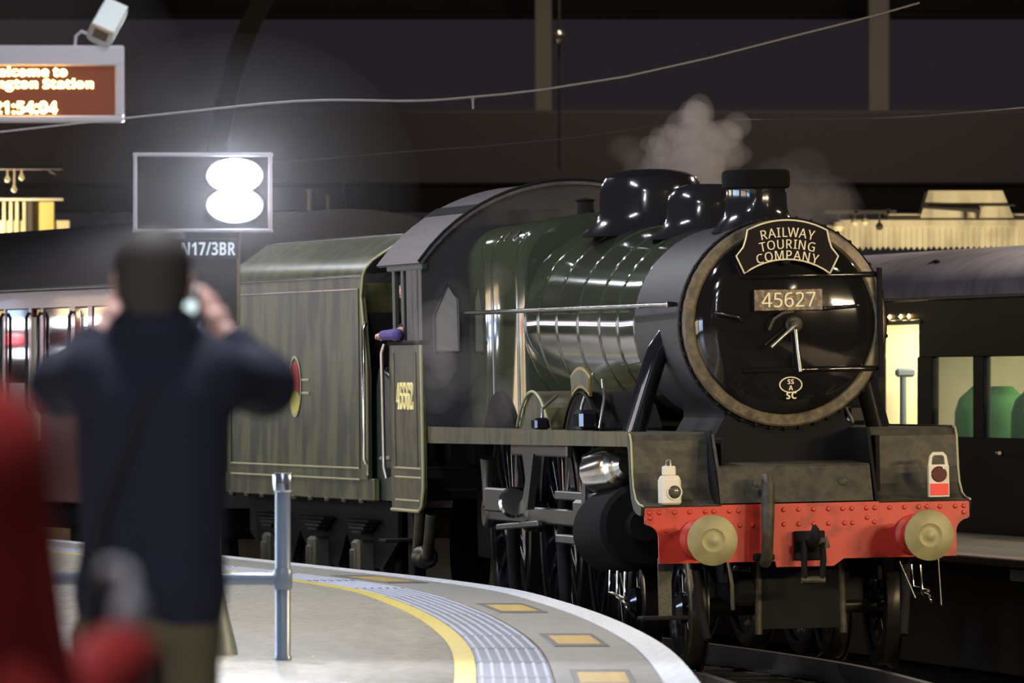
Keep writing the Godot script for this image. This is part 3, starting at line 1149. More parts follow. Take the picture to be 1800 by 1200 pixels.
func locomotive() -> void:
	var yaw := Basis(Vector3.UP, asin(0.17))
	engine_xf = Transform3D(yaw * Basis(Vector3(0, 0, 1), 0.02), Vector3(2.237, 0, -72.0) + yaw * Vector3(0.022, 0, 0))
	var t := thing("steam_locomotive", "green steam locomotive with a red buffer beam standing at the curved platform", "locomotive")
	t.transform = engine_xf
	var cv := 0.03
	var st := mb()
	# smokebox
	loft(st, [round_ring(0.9, cv, 2.67, 0.775, 64), round_ring(1.0, cv, 2.67, 0.775, 64), round_ring(3.0, cv, 2.67, 0.775, 64)], true, true)
	loft(st, [round_ring(3.0, cv, 2.67, 0.775), round_ring(3.02, cv, 2.67, 0.76)], true, true)
	put("smokebox", st, "smokebox_black", t)
	# boiler barrel
	st = mb()
	var rings := []
	for k in 9:
		var a := k / 8.0
		rings.append(round_ring(lerpf(3.0, 7.75, a), cv, lerpf(2.67, 2.72, a), lerpf(0.762, 0.835, a), 56))
	loft(st, rings, true, true)
	put("boiler", st, "boiler_green", t)
	for u in [3.06, 3.75, 4.5, 5.4, 6.3, 7.1, 7.7]:
		var a: float = (u - 3.0) / 4.75
		st = mb()
		var r: float = lerpf(0.762, 0.835, a)
		var cw: float = lerpf(2.67, 2.72, a)
		loft(st, [round_ring(u - 0.035, cv, cw, r), round_ring(u - 0.033, cv, cw, r + 0.006), round_ring(u + 0.033, cv, cw, r + 0.006), round_ring(u + 0.035, cv, cw, r)], true, true)
		put("boiler_band", st, "boiler_green", t)
	# square shouldered firebox
	st = mb()
	var fr := [fire_ring(7.72, cv, 0.80, 3.56, 1.84, 0.4), fire_ring(7.78, cv, 0.86, 3.6, 1.84, 0.38), fire_ring(9.98, cv, 0.93, 3.56, 1.84, 0.3)]
	loft(st, fr, false, true)
	st.set_smooth_group(-1)
	face(st, fr[0], L(9, cv, 2.6))
	put("firebox", st, "boiler_green", t)
	for u in [7.84, 8.9]:
		st = mb()
		var hw: float = lerpf(0.86, 0.93, (u - 7.78) / 2.2)
		loft(st, [fire_ring(u - 0.03, cv, hw - 0.005, 3.595 - (u - 7.78) * 0.018, 1.84, 0.37), fire_ring(u - 0.03, cv, hw + 0.01, 3.61 - (u - 7.78) * 0.018, 1.84, 0.37), fire_ring(u + 0.03, cv, hw + 0.01, 3.61 - (u - 7.78) * 0.018, 1.84, 0.37), fire_ring(u + 0.03, cv, hw - 0.005, 3.595 - (u - 7.78) * 0.018, 1.84, 0.37)], false, true)
		put("firebox_band", st, "boiler_green", t)
	# washout plugs on the firebox shoulder
	for u in [8.2, 8.65, 9.1, 9.55]:
		st = mb()
		disc(st, L(u, cv - 0.79, 3.46), Vector3(-0.75, 0.66, 0), 0.055, 0.03, 16, 0.008)
		put("washout_plug", st, "bright_steel", t)
	# smokebox front: ring, door and fittings
	var fx := Transform3D(aim(Vector3(0, 0, 1)), L(0.88, cv, 2.67))
	st = mb()
	lathe(st, [Vector2(0.66, -0.02), Vector2(0.795, -0.02), Vector2(0.795, 0.015), Vector2(0.78, 0.03), Vector2(0.72, 0.04), Vector2(0.69, 0.02), Vector2(0.66, 0.02)], 64, fx)
	put("smokebox_ring", st, "ring_mottled", t, "mottled pale ring around the smokebox door")
	st = mb()
	for k in 44:
		var a := TAU * k / 44.0
		disc(st, L(0.9, cv + cos(a) * 0.806, 2.67 + sin(a) * 0.806), Vector3(0, 0, 1), 0.018, 0.03, 8, 0.006)
	stuff(put("ring_rivets", st, "matt_black", t))
	# flange round the back edge of the front plate
	st = mb()
	lathe(st, [Vector2(0.76, -0.1), Vector2(0.815, -0.1), Vector2(0.815, -0.03), Vector2(0.76, -0.03)], 64, fx)
	put("front_flange", st, "matt_black", t)
	var door := node("smokebox_door", t)
	st = mb()
	lathe(st, [Vector2(0.7, 0.0), Vector2(0.7, 0.035), Vector2(0.67, 0.06), Vector2(0.55, 0.09), Vector2(0.38, 0.115), Vector2(0.2, 0.13), Vector2(0, 0.135)], 64, fx)
	put("door_plate", st, "door_black", door)
	# hinge straps and post
	for w in [3.03, 2.31]:
		st = mb()
		var pts := []
		for k in 9:
			var v := lerpf(0.72, -0.34, k / 8.0)
			var rr := sqrt(v * v + (w - 2.67) * (w - 2.67))
			pts.append(L(0.88 - 0.152 + 0.115 * pow(rr / 0.7, 2.0) * 0.72, cv + v, w))
		tube(st, pts, 0.022, 8)
		put("hinge_strap", st, "door_black", door)
	st = mb()
	tube(st, [L(0.79, cv + 0.735, 2.24), L(0.79, cv + 0.735, 3.08)], 0.022, 10)
	put("hinge_post", st, "matt_black", door)
	# boss and the two handles
	st = mb()
	disc(st, L(0.72, 0.075, 2.655), Vector3(0, 0, 1), 0.065, 0.06, 24, 0.015)
	disc(st, L(0.67, 0.075, 2.655), Vector3(0, 0, 1), 0.035, 0.09, 16, 0.01)
	put("door_boss", st, "frame_grey", door)
	for e in [[0.64, -0.2, -0.17], [0.68, 0.035, -0.36]]:
		st = mb()
		tube(st, [L(e[0], 0.075, 2.655), L(e[0], 0.075 + e[1] * 0.5, 2.655 + e[2] * 0.5), L(e[0] - 0.02, 0.075 + e[1], 2.655 + e[2])], [0.017, 0.013, 0.016], 8)
		put("door_handle", st, "steel", door)
	# door rail and curved lamp bracket above the boss
	st = mb()
	tube(st, [L(0.7, -0.12, 2.62), L(0.66, -0.09, 2.7), L(0.65, -0.02, 2.745), L(0.66, 0.06, 2.755)], 0.014, 8)
	put("hand_grip", st, "frame_grey", door)
	st = mb()
	tube(st, [L(0.80, -0.52, 2.76), L(0.74, -0.46, 2.745), L(0.72, -0.36, 2.72), L(0.75, -0.32, 2.69)], 0.014, 8)
	put("door_rail", st, "gloss_black", door)
	st = mb()
	tube(st, [L(0.76, 0.3, 2.775), L(0.72, 0.33, 2.775), L(0.73, 0.56, 2.79), L(0.77, 0.6, 2.79)], 0.014, 8)
	put("door_rail", st, "gloss_black", door)
	# number plate and shed plate
	var np := node("number_plate", t)
	st = mb()
	bx(st, L(0.715, 0.035, 2.845), Vector3(0.535, 0.165, 0.02), 0.008)
	put("plate", st, "plate_sheen", np)
	letters("digits", "45627", 0.112, 0.012, "letter_white", np, Transform3D(Basis(), L(0.70, 0.035, 2.845)), false)
	var sp := node("shed_plate", t)
	st = mb()
	strip_ring(st, arc(Vector2.ZERO, 0.09, 0.062, 0.0, TAU * 39.0 / 40.0, 39), arc(Vector2.ZERO, 0.082, 0.054, 0.0, TAU * 39.0 / 40.0, 39), 0.0, 0.015, Transform3D(Basis(), L(0.77, 0.05, 2.195)))
	put("plate_rim", st, "letter_white", sp)
	st = mb()
	prism(st, arc(Vector2.ZERO, 0.082, 0.054, 0.0, TAU * 31.0 / 32.0, 31), -0.01, 0.004, Transform3D(Basis(), L(0.77, 0.05, 2.195)))
	put("plate", st, "plate_dark", sp)
	letters("letters", "SS", 0.036, 0.012, "letter_white", sp, Transform3D(Basis(), L(0.765, 0.05, 2.218)))
	letters("letters", "A", 0.036, 0.012, "letter_white", sp, Transform3D(Basis(), L(0.765, 0.05, 2.17)))
	letters("letters", "SC", 0.052, 0.012, "letter_white", sp, Transform3D(Basis(), L(0.75, 0.05, 2.112)))
	# chimney, top feed, dome
	st = mb()
	lathe(st, [Vector2(0.36, 3.38), Vector2(0.31, 3.44), Vector2(0.262, 3.5), Vector2(0.24, 3.56), Vector2(0.235, 3.7), Vector2(0.24, 3.72)], 48, Transform3D(Basis(), L(1.87, 0.03, 0)))
	put("chimney", st, "gloss_black", t)
	st = mb()
	lathe(st, [Vector2(0.24, 3.715), Vector2(0.262, 3.73), Vector2(0.268, 3.8), Vector2(0.262, 3.85), Vector2(0.235, 3.865), Vector2(0.2, 3.86), Vector2(0.19, 3.6), Vector2(0, 3.6)], 48, Transform3D(Basis(), L(1.87, 0.03, 0)))
	put("chimney_rim", st, "soot", t)
	st = mb()
	lathe(st, [Vector2(0.46, 3.36), Vector2(0.36, 3.45), Vector2(0.315, 3.53), Vector2(0.31, 3.64), Vector2(0.295, 3.71), Vector2(0.25, 3.765), Vector2(0.15, 3.795), Vector2(0, 3.8)], 48, Transform3D(Basis(), L(3.95, 0.03, 0)))
	put("top_feed", st, "gloss_black", t)
	st = mb()
	lathe(st, [Vector2(0.58, 3.42), Vector2(0.47, 3.52), Vector2(0.43, 3.62), Vector2(0.42, 3.78), Vector2(0.41, 3.84), Vector2(0.38, 3.9), Vector2(0.31, 3.94), Vector2(0.2, 3.965), Vector2(0, 3.975)], 56, Transform3D(Basis(), L(6.3, 0.03, 0)))
	put("dome", st, "gloss_black", t)
	st = mb()
	lathe(st, [Vector2(0.12, 3.55), Vector2(0.08, 3.6), Vector2(0.07, 3.74), Vector2(0.09, 3.76), Vector2(0, 3.78)], 20, Transform3D(Basis(), L(8.4, -0.14, 0)))
	put("safety_valve", st, "matt_black", t)
	st = mb()
	lathe(st, [Vector2(0.12, 3.55), Vector2(0.08, 3.6), Vector2(0.07, 3.74), Vector2(0.09, 3.76), Vector2(0, 3.78)], 20, Transform3D(Basis(), L(8.4, 0.2, 0)))
	put("safety_valve", st, "matt_black", t)
	# boiler handrails with their knobs
	for s in [-1.0, 1.0]:
		st = mb()
		tube(st, [L(1.2, cv + s * 0.83, 2.83), L(2.0, cv + s * 0.84, 2.83), L(5.0, cv + s * 0.87, 2.83), L(9.9, cv + s * 0.98, 2.83)], 0.017, 8)
		var hr := put("handrail", st, "bright_steel", t)
		for u in [1.25, 2.4, 3.6, 4.8, 6.1, 7.3, 8.6]:
			st = mb()
			var av: float = 0.79 + (u - 1.0) * 0.009
			tube(st, [L(u, cv + s * av * 0.96, 2.83), L(u, cv + s * (av + 0.05), 2.83)], [0.016, 0.024], 8)
			put("handrail_knob", st, "gloss_black", hr)
	# outside steam pipes
	for s in [-1.0, 1.0]:
		st = mb()
		tube(st, [L(1.95, cv + s * 0.68, 2.62), L(1.96, cv + s * 0.79, 2.46), L(2.0, cv + s * 0.87, 2.2), L(2.05, cv + s * 0.97, 1.84)], [0.085, 0.088, 0.088, 0.092], 18)
		put("steam_pipe", st, "gloss_black", t)
	# saddle under the smokebox
	st = mb()
	prism(st, [Vector2(-0.62, 1.3), Vector2(0.68, 1.3), Vector2(0.62, 1.75), Vector2(0.5, 1.95), Vector2(0.5, 2.1), Vector2(-0.44, 2.1), Vector2(-0.44, 1.95), Vector2(-0.56, 1.75)], -2.6, -0.93)
	put("saddle", st, "matt_black", t)
	# sloping cover between the frames in front of the smokebox
	st = mb()
	prism(st, [Vector2(0.02, 1.31), Vector2(0.13, 1.575), Vector2(0.16, 1.59), Vector2(0.93, 1.61), Vector2(0.93, 1.31)], -0.66, 0.52, SIDE)
	put("front_cover", st, "frame_grey", t)
	for v in [-0.67, 0.55]:
		st = mb()
		prism(st, [Vector2(0.03, 1.31), Vector2(0.3, 1.86), Vector2(1.0, 1.86), Vector2(1.0, 1.31)], v - 0.012, v + 0.012, SIDE)
		put("frame_plate", st, "matt_black", t)
	st = mb()
	tube(st, [L(0.06, -0.64, 1.36), L(0.26, -0.665, 1.83)], 0.012, 6)
	put("frame_edge", st, "frame_grey", t)
	for q in [-0.36, 0.3]:
		st = mb()
		lathe(st, [Vector2(0.035, 0), Vector2(0.035, 0.02), Vector2(0.02, 0.03), Vector2(0, 0.03)], 12, Transform3D(aim(Vector3(0, 0.35, 0.94)), L(0.09, q, 1.45)))
		put("cover_stud", st, "frame_grey", t)
	# running plate swept down to the buffer beam on both sides
	var prof := [Vector2(10.0, 1.85), Vector2(0.55, 1.85), Vector2(0.47, 1.835), Vector2(0.43, 1.79), Vector2(0.4, 1.55), Vector2(0.36, 1.43), Vector2(0.27, 1.345), Vector2(0.15, 1.312), Vector2(-0.01, 1.3)]
	for s in [-1.0, 1.0]:
		st = mb()
		var outer := []
		for p in prof:
			outer.append(p)
		var inner := []
		for p in prof:
			inner.append(p + Vector2(0.03 if p.x < 0.5 else 0.0, -0.03))
		var v0: float = -1.27 if s < 0 else 0.56
		var v1: float = -0.66 if s < 0 else 1.27
		for k in prof.size() - 1:
			prism(st, [outer[k], outer[k + 1], inner[k + 1], inner[k]], v0, v1, SIDE)
		put("running_plate", st, "frame_grey", t)
		# valance: the deep angle along the outer edge
		st = mb()
		var vx: float = s * 1.265
		prism(st, [Vector2(10.0, 1.862), Vector2(0.5, 1.862), Vector2(0.5, 1.75), Vector2(10.0, 1.72)], vx - 0.014, vx + 0.014, SIDE)
		put("valance", st, "cab_green_lit", t)
		st = mb()
		var ce := []
		for k in range(1, prof.size()):
			ce.append(prof[k] + Vector2(0, 0.004))
		for k in range(prof.size() - 1, 0, -1):
			ce.append(prof[k] + Vector2(0.09 - 0.05 * (k / 8.0), -0.07))
		prism(st, ce, vx - 0.012, vx + 0.012, SIDE)
		put("valance_curve", st, "dark_green", t)
		st = mb()
		var rim := []
		for k in range(1, prof.size()):
			rim.append(L(prof[k].x - 0.004, vx, prof[k].y + 0.004))
		tube(st, rim, 0.009, 6)
		put("plate_edge", st, "line_cream", t)
	# inside frames
	for v in [-0.58, 0.62]:
		st = mb()
		bx(st, L(5.9, v, 1.25), Vector3(0.035, 1.1, 11.2), 0.005)
		put("main_frame", st, "matt_black", t)
	st = mb()
	bx(st, L(8.9, 0.02, 1.35), Vector3(1.0, 0.95, 2.0), 0.03)
	put("ashpan", st, "soot", t)
	engine_front(t)
	engine_motion(t)
	engine_cab(t)
	engine_loose_things()

func engine_front(t: Node3D) -> void:
	# red buffer beam with cut away lower corners
	var out := [Vector2(-1.25, 1.3), Vector2(-1.25, 1.17)]
	out.append_array(arc(Vector2(-1.25, 1.06), 0.105, 0.1, PI / 2 - 0.15, 0.0, 5))
	out.append_array([Vector2(-1.145, 0.865), Vector2(-0.25, 0.865), Vector2(-0.24, 0.82), Vector2(0.2, 0.82), Vector2(0.28, 0.875), Vector2(1.155, 0.875)])
	out.append_array(arc(Vector2(1.26, 1.06), 0.105, 0.1, PI, PI / 2 + 0.15, 5))
	out.append_array([Vector2(1.26, 1.17), Vector2(1.26, 1.3)])
	var st := mb()
	prism(st, out, -0.035, 0.0)
	var beam := put("buffer_beam", st, "beam_red", t, "bright red riveted buffer beam")
	var rm := mb()
	lathe(rm, [Vector2(0.019, 0), Vector2(0.017, 0.007), Vector2(0.011, 0.013), Vector2(0, 0.015)], 10, Transform3D(aim(Vector3(0, 0, 1)), Vector3.ZERO))
	rm.generate_normals()
	var rivet := rm.commit()
	var spots := []
	for v in [-1.215, -1.14, -1.02, -0.905, -0.785, -0.72, -0.6, -0.53, -0.3, -0.18, -0.065, 0.05, 0.165, 0.275, 0.345, 0.46, 0.525, 0.64, 0.755, 0.865, 0.93, 1.03, 1.15, 1.215]:
		spots.append(Vector2(v, 1.252))
	for v in [-0.58, -0.52, -0.3, -0.18, -0.065, 0.05, 0.165, 0.29, 0.35]:
		spots.append(Vector2(v, 1.142))
	for p in [[-1.21, 1.212], [-1.09, 1.115], [0.465, 1.18], [0.52, 1.145], [1.215, 1.205], [1.1, 1.12], [0.12, 0.93], [-0.42, 1.142]]:
		spots.append(Vector2(p[0], p[1]))
	for p in spots:
		copy_mesh("rivet", rivet, "beam_red", beam, Transform3D(Basis(), Vector3(p.x, p.y, 0)))
	# buffers
	var ft := Transform3D(aim(Vector3(0, 0, 1)), Vector3.ZERO)
	for v in [-0.835, 0.83]:
		var b := node("buffer", t, Vector3(v, 1.045, 0))
		st = mb()
		lathe(st, [Vector2(0.155, 0), Vector2(0.155, 0.03), Vector2(0.12, 0.05), Vector2(0.115, 0.3), Vector2(0.1, 0.31), Vector2(0, 0.31)], 32, ft)
		put("buffer_stock", st, "beam_red", b)
		st = mb()
		lathe(st, [Vector2(0.07, 0.3), Vector2(0.07, 0.52), Vector2(0, 0.52)], 20, ft)
		put("shank", st, "steel", b)
		st = mb()
		lathe(st, [Vector2(0.07, 0.5), Vector2(0.187, 0.515), Vector2(0.192, 0.525), Vector2(0.19, 0.54), Vector2(0.15, 0.555), Vector2(0.09, 0.565), Vector2(0.085, 0.562), Vector2(0.04, 0.562), Vector2(0.03, 0.567), Vector2(0, 0.568)], 48, ft)
		put("buffer_head", st, "buffer_steel", b)
	# draw hook and screw coupling
	var h := node("coupling", t, Vector3(0.01, 0.98, 0))
	st = mb()
	bx(st, Vector3(0, 0, 0.02), Vector3(0.24, 0.22, 0.03), 0.01)
	put("hook_plate", st, "matt_black", h)
	st = mb()
	tube(st, [Vector3(0, 0.0, 0.02), Vector3(0, 0.01, 0.16), Vector3(0, 0.055, 0.24), Vector3(0, 0.115, 0.26), Vector3(0, 0.145, 0.23)], [0.045, 0.045, 0.042, 0.035, 0.02], 10)
	put("hook", st, "matt_black", h)
	for s in [-1.0, 1.0]:
		st = mb()
		tube(st, [Vector3(s * 0.07, 0.03, 0.16), Vector3(s * 0.075, -0.1, 0.18), Vector3(s * 0.065, -0.26, 0.14)], 0.024, 8)
		put("link", st, "matt_black", h)
	st = mb()
	tube(st, [Vector3(0, 0.02, 0.19), Vector3(0.09, 0.04, 0.19), Vector3(0.1, -0.02, 0.19)], 0.028, 8)
	put("screw", st, "frame_grey", h)
	st = mb()
	tube(st, [Vector3(-0.09, -0.26, 0.14), Vector3(0.09, -0.26, 0.14)], 0.03, 8)
	put("shackle_pin", st, "frame_grey", h)
	# vacuum standpipe with its hose
	var vp := node("vacuum_pipe", t)
	st = mb()
	tube(st, [L(-0.1, -0.34, 0.9), L(-0.1, -0.338, 1.2), L(-0.1, -0.335, 1.44), L(-0.13, -0.335, 1.5), L(-0.19, -0.335, 1.5), L(-0.22, -0.335, 1.44)], 0.036, 12)
	put("standpipe", st, "frame_grey", vp)
	st = mb()
	tube(st, [L(-0.225, -0.335, 1.46), L(-0.24, -0.345, 1.2), L(-0.225, -0.36, 0.9), L(-0.16, -0.362, 0.86)], 0.046, 12)
	put("hose", st, "frame_grey", vp)
	st = mb()
	bx(st, L(-0.1, -0.36, 0.9), Vector3(0.16, 0.06, 0.08), 0.015)
	put("hose_bracket", st, "matt_black", vp)
	st = mb()
	bx(st, L(-0.06, -0.33, 1.39), Vector3(0.1, 0.05, 0.1), 0.01)
	put("hose_bracket", st, "matt_black", vp)
	# lamp irons
	for v in [-1.03, 1.03]:
		st = mb()
		bx(st, L(0.2, v, 1.36), Vector3(0.06, 0.1, 0.015), 0.003)
		put("lamp_iron", st, "matt_black", t)
	# guard irons, steps, pipes below the beam
	for s in [-1.0]:
		st = mb()
		prism(st, [Vector2(s * 1.1, 0.9), Vector2(s * 1.0, 0.9), Vector2(s * 1.0, 0.46), Vector2(s * 1.1, 0.46)], -0.32, -0.29)
		put("step_hanger", st, "rod_steel", t)
		st = mb()
		bx(st, L(0.22, s * 1.08, 0.45), Vector3(0.36, 0.03, 0.24), 0.008)
		put("step", st, "matt_black", t)
	for s in [-1.0, 1.0]:
		st = mb()
		tube(st, [L(0.35, s * 0.83, 0.9), L(0.25, s * 0.8, 0.55), L(0.12, s * 0.76, 0.28)], [0.045, 0.04, 0.03], 8)
		put("guard_iron", st, "matt_black", t)
	for e in [[-0.88, 0.25], [-0.8, 0.5], [-0.58, 0.2]]:
		st = mb()
		tube(st, [L(e[1], e[0], 0.92), L(e[1], e[0] + 0.03, 0.7), L(e[1] + 0.08, e[0] + 0.05, 0.5)], 0.016, 6)
		put("drain_pipe", st, "steel", t)
	# bogie frame and stretcher between the front wheels
	st = mb()
	bx(st, L(1.9, 0.02, 0.62), Vector3(1.0, 0.2, 2.9), 0.03)
	put("bogie_frame", st, "matt_black", t)
	st = mb()
	prism(st, [Vector2(-0.35, 0.84), Vector2(0.42, 0.84), Vector2(0.36, 0.34), Vector2(-0.28, 0.34)], -0.5, -0.44)
	put("front_stretcher", st, "matt_black", t)  # coloured black in place of the shade below the beam
	for s in [-1.0, 1.0]:
		st = mb()
		tube(st, [L(0.45, s * 0.32 + 0.03, 0.86), L(0.46, s * 0.33 + 0.03, 0.3)], 0.03, 8)
		put("spring_hanger", st, "frame_grey", t)
	# fine drip rods under the right buffer
	st = mb()
	tube(st, [L(0.05, 1.02, 0.9), L(0.05, 1.04, 0.5)], 0.006, 5)
	tube(st, [L(0.05, 0.72, 0.84), L(0.05, 0.84, 0.56)], 0.006, 5)
	put("drain_rod", st, "steel", t)

func engine_motion(t: Node3D) -> void:
	var st := mb()
	var big := {}
	for u in [3.95, 6.15, 8.6]:
		for v in [-0.74, 0.78]:
			spoked_wheel("driving_wheel", t, L(u, v, 1.03), 1.0, 21, 0.2, big)
		st = mb()
		tube(st, [L(u, -0.7, 1.03), L(u, 0.74, 1.03)], 0.09, 14)
		put("axle", st, "rod_steel", t)
	var small := {}
	for u in [0.98, 2.9]:
		for v in [-0.74, 0.78]:
			spoked_wheel("bogie_wheel", t, L(u, v, 0.5), 0.47, 10, 0.12, small)
		st = mb()
		tube(st, [L(u, -0.7, 0.5), L(u, 0.74, 0.5)], 0.07, 12)
		put("axle", st, "rod_steel", t)
	# balance weights on the driving wheels
	for u in [3.95, 6.15, 8.6]:
		st = mb()
		var seg := arc(Vector2.ZERO, 0.86, 0.86, 2.1, 3.6, 12)
		prism(st, seg, -0.06, 0.06, Transform3D(SIDE.basis, L(u, -0.76, 1.03)))
		put("balance_weight", st, "gloss_black", t)
	for s in [-1.0, 1.0]:
		# cylinder with valve chest above
		st = mb()
		var ax := aim(Vector3(0, 0.05, 1))
		lathe(st, [Vector2(0, -0.72), Vector2(0.3, -0.72), Vector2(0.33, -0.68), Vector2(0.33, 0.5), Vector2(0.29, 0.55), Vector2(0.14, 0.58), Vector2(0.12, 0.66), Vector2(0, 0.66)], 36, Transform3D(ax, L(1.98, s * 1.0, 1.1)))
		put("cylinder", st, "soot", t)
		st = mb()
		lathe(st, [Vector2(0, -0.75), Vector2(0.12, -0.75), Vector2(0.14, -0.6), Vector2(0.185, -0.58), Vector2(0.19, 0.3), Vector2(0.17, 0.36), Vector2(0.13, 0.38), Vector2(0.12, 0.52), Vector2(0.08, 0.56), Vector2(0, 0.56)], 32, Transform3D(ax, L(2.1, s * 1.08, 1.575)))
		put("valve_chest", st, "bright_steel", t, "polished round valve chest above the cylinder")
		st = mb()
		prism(st, [Vector2(1.5, 1.2), Vector2(2.5, 1.2), Vector2(2.45, 1.55), Vector2(1.6, 1.55)], s * 0.86 - 0.1, s * 0.86 + 0.1, SIDE)
		put("cylinder_casing", st, "soot", t)
		# drain cocks at the front
		for k in 3:
			st = mb()
			tube(st, [L(1.35 + k * 0.32, s * 1.16, 0.78), L(1.33 + k * 0.32, s * 1.17, 0.55 + k * 0.03), L(1.1 + k * 0.05, s * 1.19, 0.5 + k * 0.04)], 0.013, 6)
			put("drain_cock", st, "bright_steel", t)
		# slide bars, crosshead and rods
		st = mb()
		bx(st, L(3.75, s * 1.05, 1.33), Vector3(0.1, 0.07, 2.0), 0.01)
		bx(st, L(3.75, s * 1.05, 0.98), Vector3(0.1, 0.07, 2.0), 0.01)
		put("slide_bar", st, "rod_steel", t)
		st = mb()
		bx(st, L(3.6, s * 1.05, 1.16), Vector3(0.15, 0.3, 0.42), 0.03)
		put("crosshead", st, "rod_steel", t)
		st = mb()
		tube(st, [L(2.6, s * 1.05, 1.12), L(3.5, s * 1.05, 1.15)], 0.045, 10)
		put("piston_rod", st, "bright_steel", t)
		st = mb()
		bx(st, L(5.05, s * 1.02, 1.15), Vector3(0.06, 0.13, 2.9), 0.012)
		disc(st, L(6.42, s * 1.02, 1.15), Vector3(1, 0, 0), 0.14, 0.1, 20, 0.02)
		put("connecting_rod", st, "rod_steel", t)
		st = mb()
		bx(st, L(6.5, s * 0.94, 1.13), Vector3(0.05, 0.12, 4.8), 0.012)
		for u in [3.95, 6.15, 8.6]:
			disc(st, L(u + 0.27, s * 0.94, 1.13), Vector3(1, 0, 0), 0.13, 0.09, 20, 0.02)
		put("coupling_rod", st, "rod_steel", t)
		# motion bracket, expansion link and combination lever
		st = mb()
		bx(st, L(5.2, s * 1.12, 1.69), Vector3(0.06, 0.1, 2.6), 0.012)
		put("motion_girder", st, "rod_steel", t)
		st = mb()
		prism(st, [Vector2(5.35, 1.66), Vector2(5.85, 1.66), Vector2(5.75, 1.45), Vector2(5.95, 1.25), Vector2(5.7, 1.2), Vector2(5.55, 1.4)], s * 1.13 - 0.03, s * 1.13 + 0.03, SIDE)
		put("motion_bracket", st, "rod_steel", t)
		st = mb()
		bx(st, L(7.2, s * 1.1, 1.26), Vector3(0.1, 0.2, 1.3), 0.015)
		put("radius_box", st, "rod_steel", t)
		st = mb()
		disc(st, L(6.5, s * 1.13, 1.25), Vector3(0, 0.1, 1), 0.13, 0.07, 22, 0.02)
		put("link_flange", st, "bright_steel", t)
		st = mb()
		bx(st, L(6.5, s * 1.09, 1.06), Vector3(0.05, 0.05, 2.0), 0.01, Basis(Vector3.RIGHT, -0.03))
		put("eccentric_rod", st, "rod_steel", t)
		st = mb()
		tube(st, [L(7.9, s * 1.1, 1.2), L(8.0, s * 1.1, 1.4), L(7.95, s * 1.1, 1.6)], [0.05, 0.04, 0.06], 8)
		put("reversing_arm", st, "rod_steel", t)
		st = mb()
		bx(st, L(3.3, s * 1.1, 1.36), Vector3(0.07, 0.62, 0.09), 0.02, Basis(Vector3.RIGHT, 0.15))
		put("combination_lever", st, "rod_steel", t)
		# brake hangers
		for u in [5.45, 7.85]:
			st = mb()
			tube(st, [L(u, s * 0.9, 1.35), L(u + 0.05, s * 0.9, 0.9), L(u, s * 0.9, 0.45)], [0.04, 0.06, 0.05], 8)
			put("brake_hanger", st, "matt_black", t)
		# splashers over the leading and middle wheels
		for u in [3.95, 6.15, 8.6]:
			st = mb()
			var top := arc(Vector2(u, 1.03), 1.13, 1.13, PI - 0.84, 0.84, 18)
			var poly := [Vector2(top[0].x, 1.85)]
			poly.append_array(top)
			poly.append(Vector2(top[-1].x, 1.85))
			prism(st, poly, (-1.0 if u < 8.0 else -0.88) if s < 0 else 0.55, -0.5 if s < 0 else (1.05 if u < 8.0 else 0.92), SIDE)
			put("splasher", st, "cab_green_lit" if u > 5 and u < 7 else "matt_black", t)
			if u > 8.0:
				continue
			st = mb()
			var rim := []
			for p in top:
				rim.append(L(p.x, s * 1.02 + (0.02 if s > 0 else 0.0), p.y))
			tube(st, rim, 0.013, 6)
			put("splasher_rim", st, "line_cream" if u > 5 and u < 7 else "matt_black", t)
		# curved brass nameplate above the leading splasher
		st = mb()
		var pl := arc(Vector2(3.8, 1.03), 1.33, 1.33, PI / 2 + 0.34, PI / 2 - 0.34, 14)
		pl.append_array(arc(Vector2(3.8, 1.03), 1.16, 1.16, PI / 2 - 0.34, PI / 2 + 0.34, 14))
		prism(st, pl, s * 1.03 - 0.012, s * 1.03 + 0.012, SIDE)
		var plate := put("name_plate", st, "brass", t, "curved brass nameplate on top of the leading splasher")
		st = mb()
		pl = arc(Vector2(3.8, 1.03), 1.305, 1.305, PI / 2 + 0.32, PI / 2 - 0.32, 14)
		pl.append_array(arc(Vector2(3.8, 1.03), 1.185, 1.185, PI / 2 - 0.32, PI / 2 + 0.32, 14))
		prism(st, pl, s * 1.03 - 0.016, s * 1.03 + 0.016, SIDE)
		put("plate_ground", st, "cab_green_lit", plate)
		# sand box, lubricator and other small gear on the running plate
		st = mb()
		bx(st, L(3.35, s * 1.08, 1.94), Vector3(0.16, 0.16, 0.3), 0.03)
		put("lubricator", st, "gloss_black", t)
		st = mb()
		tube(st, [L(3.1, s * 1.02, 1.87), L(3.25, s * 0.95, 2.1), L(3.7, s * 0.88, 2.25)], 0.014, 6)
		put("oil_pipe", st, "steel", t)
		st = mb()
		tube(st, [L(3.6, s * 1.1, 1.87), L(3.7, s * 1.05, 2.05), L(4.0, s * 0.9, 2.3)], 0.014, 6)
		put("oil_pipe", st, "steel", t)
		st = mb()
		tube(st, [L(5.3, s * 1.1, 1.87), L(5.35, s * 1.08, 2.02), L(5.6, s * 0.92, 2.12)], 0.014, 6)
		put("oil_pipe", st, "steel", t)
	st = mb()
	bx(st, L(5.35, -1.1, 1.9), Vector3(0.12, 0.1, 0.2), 0.02)
	put("oil_box", st, "gloss_black", t)

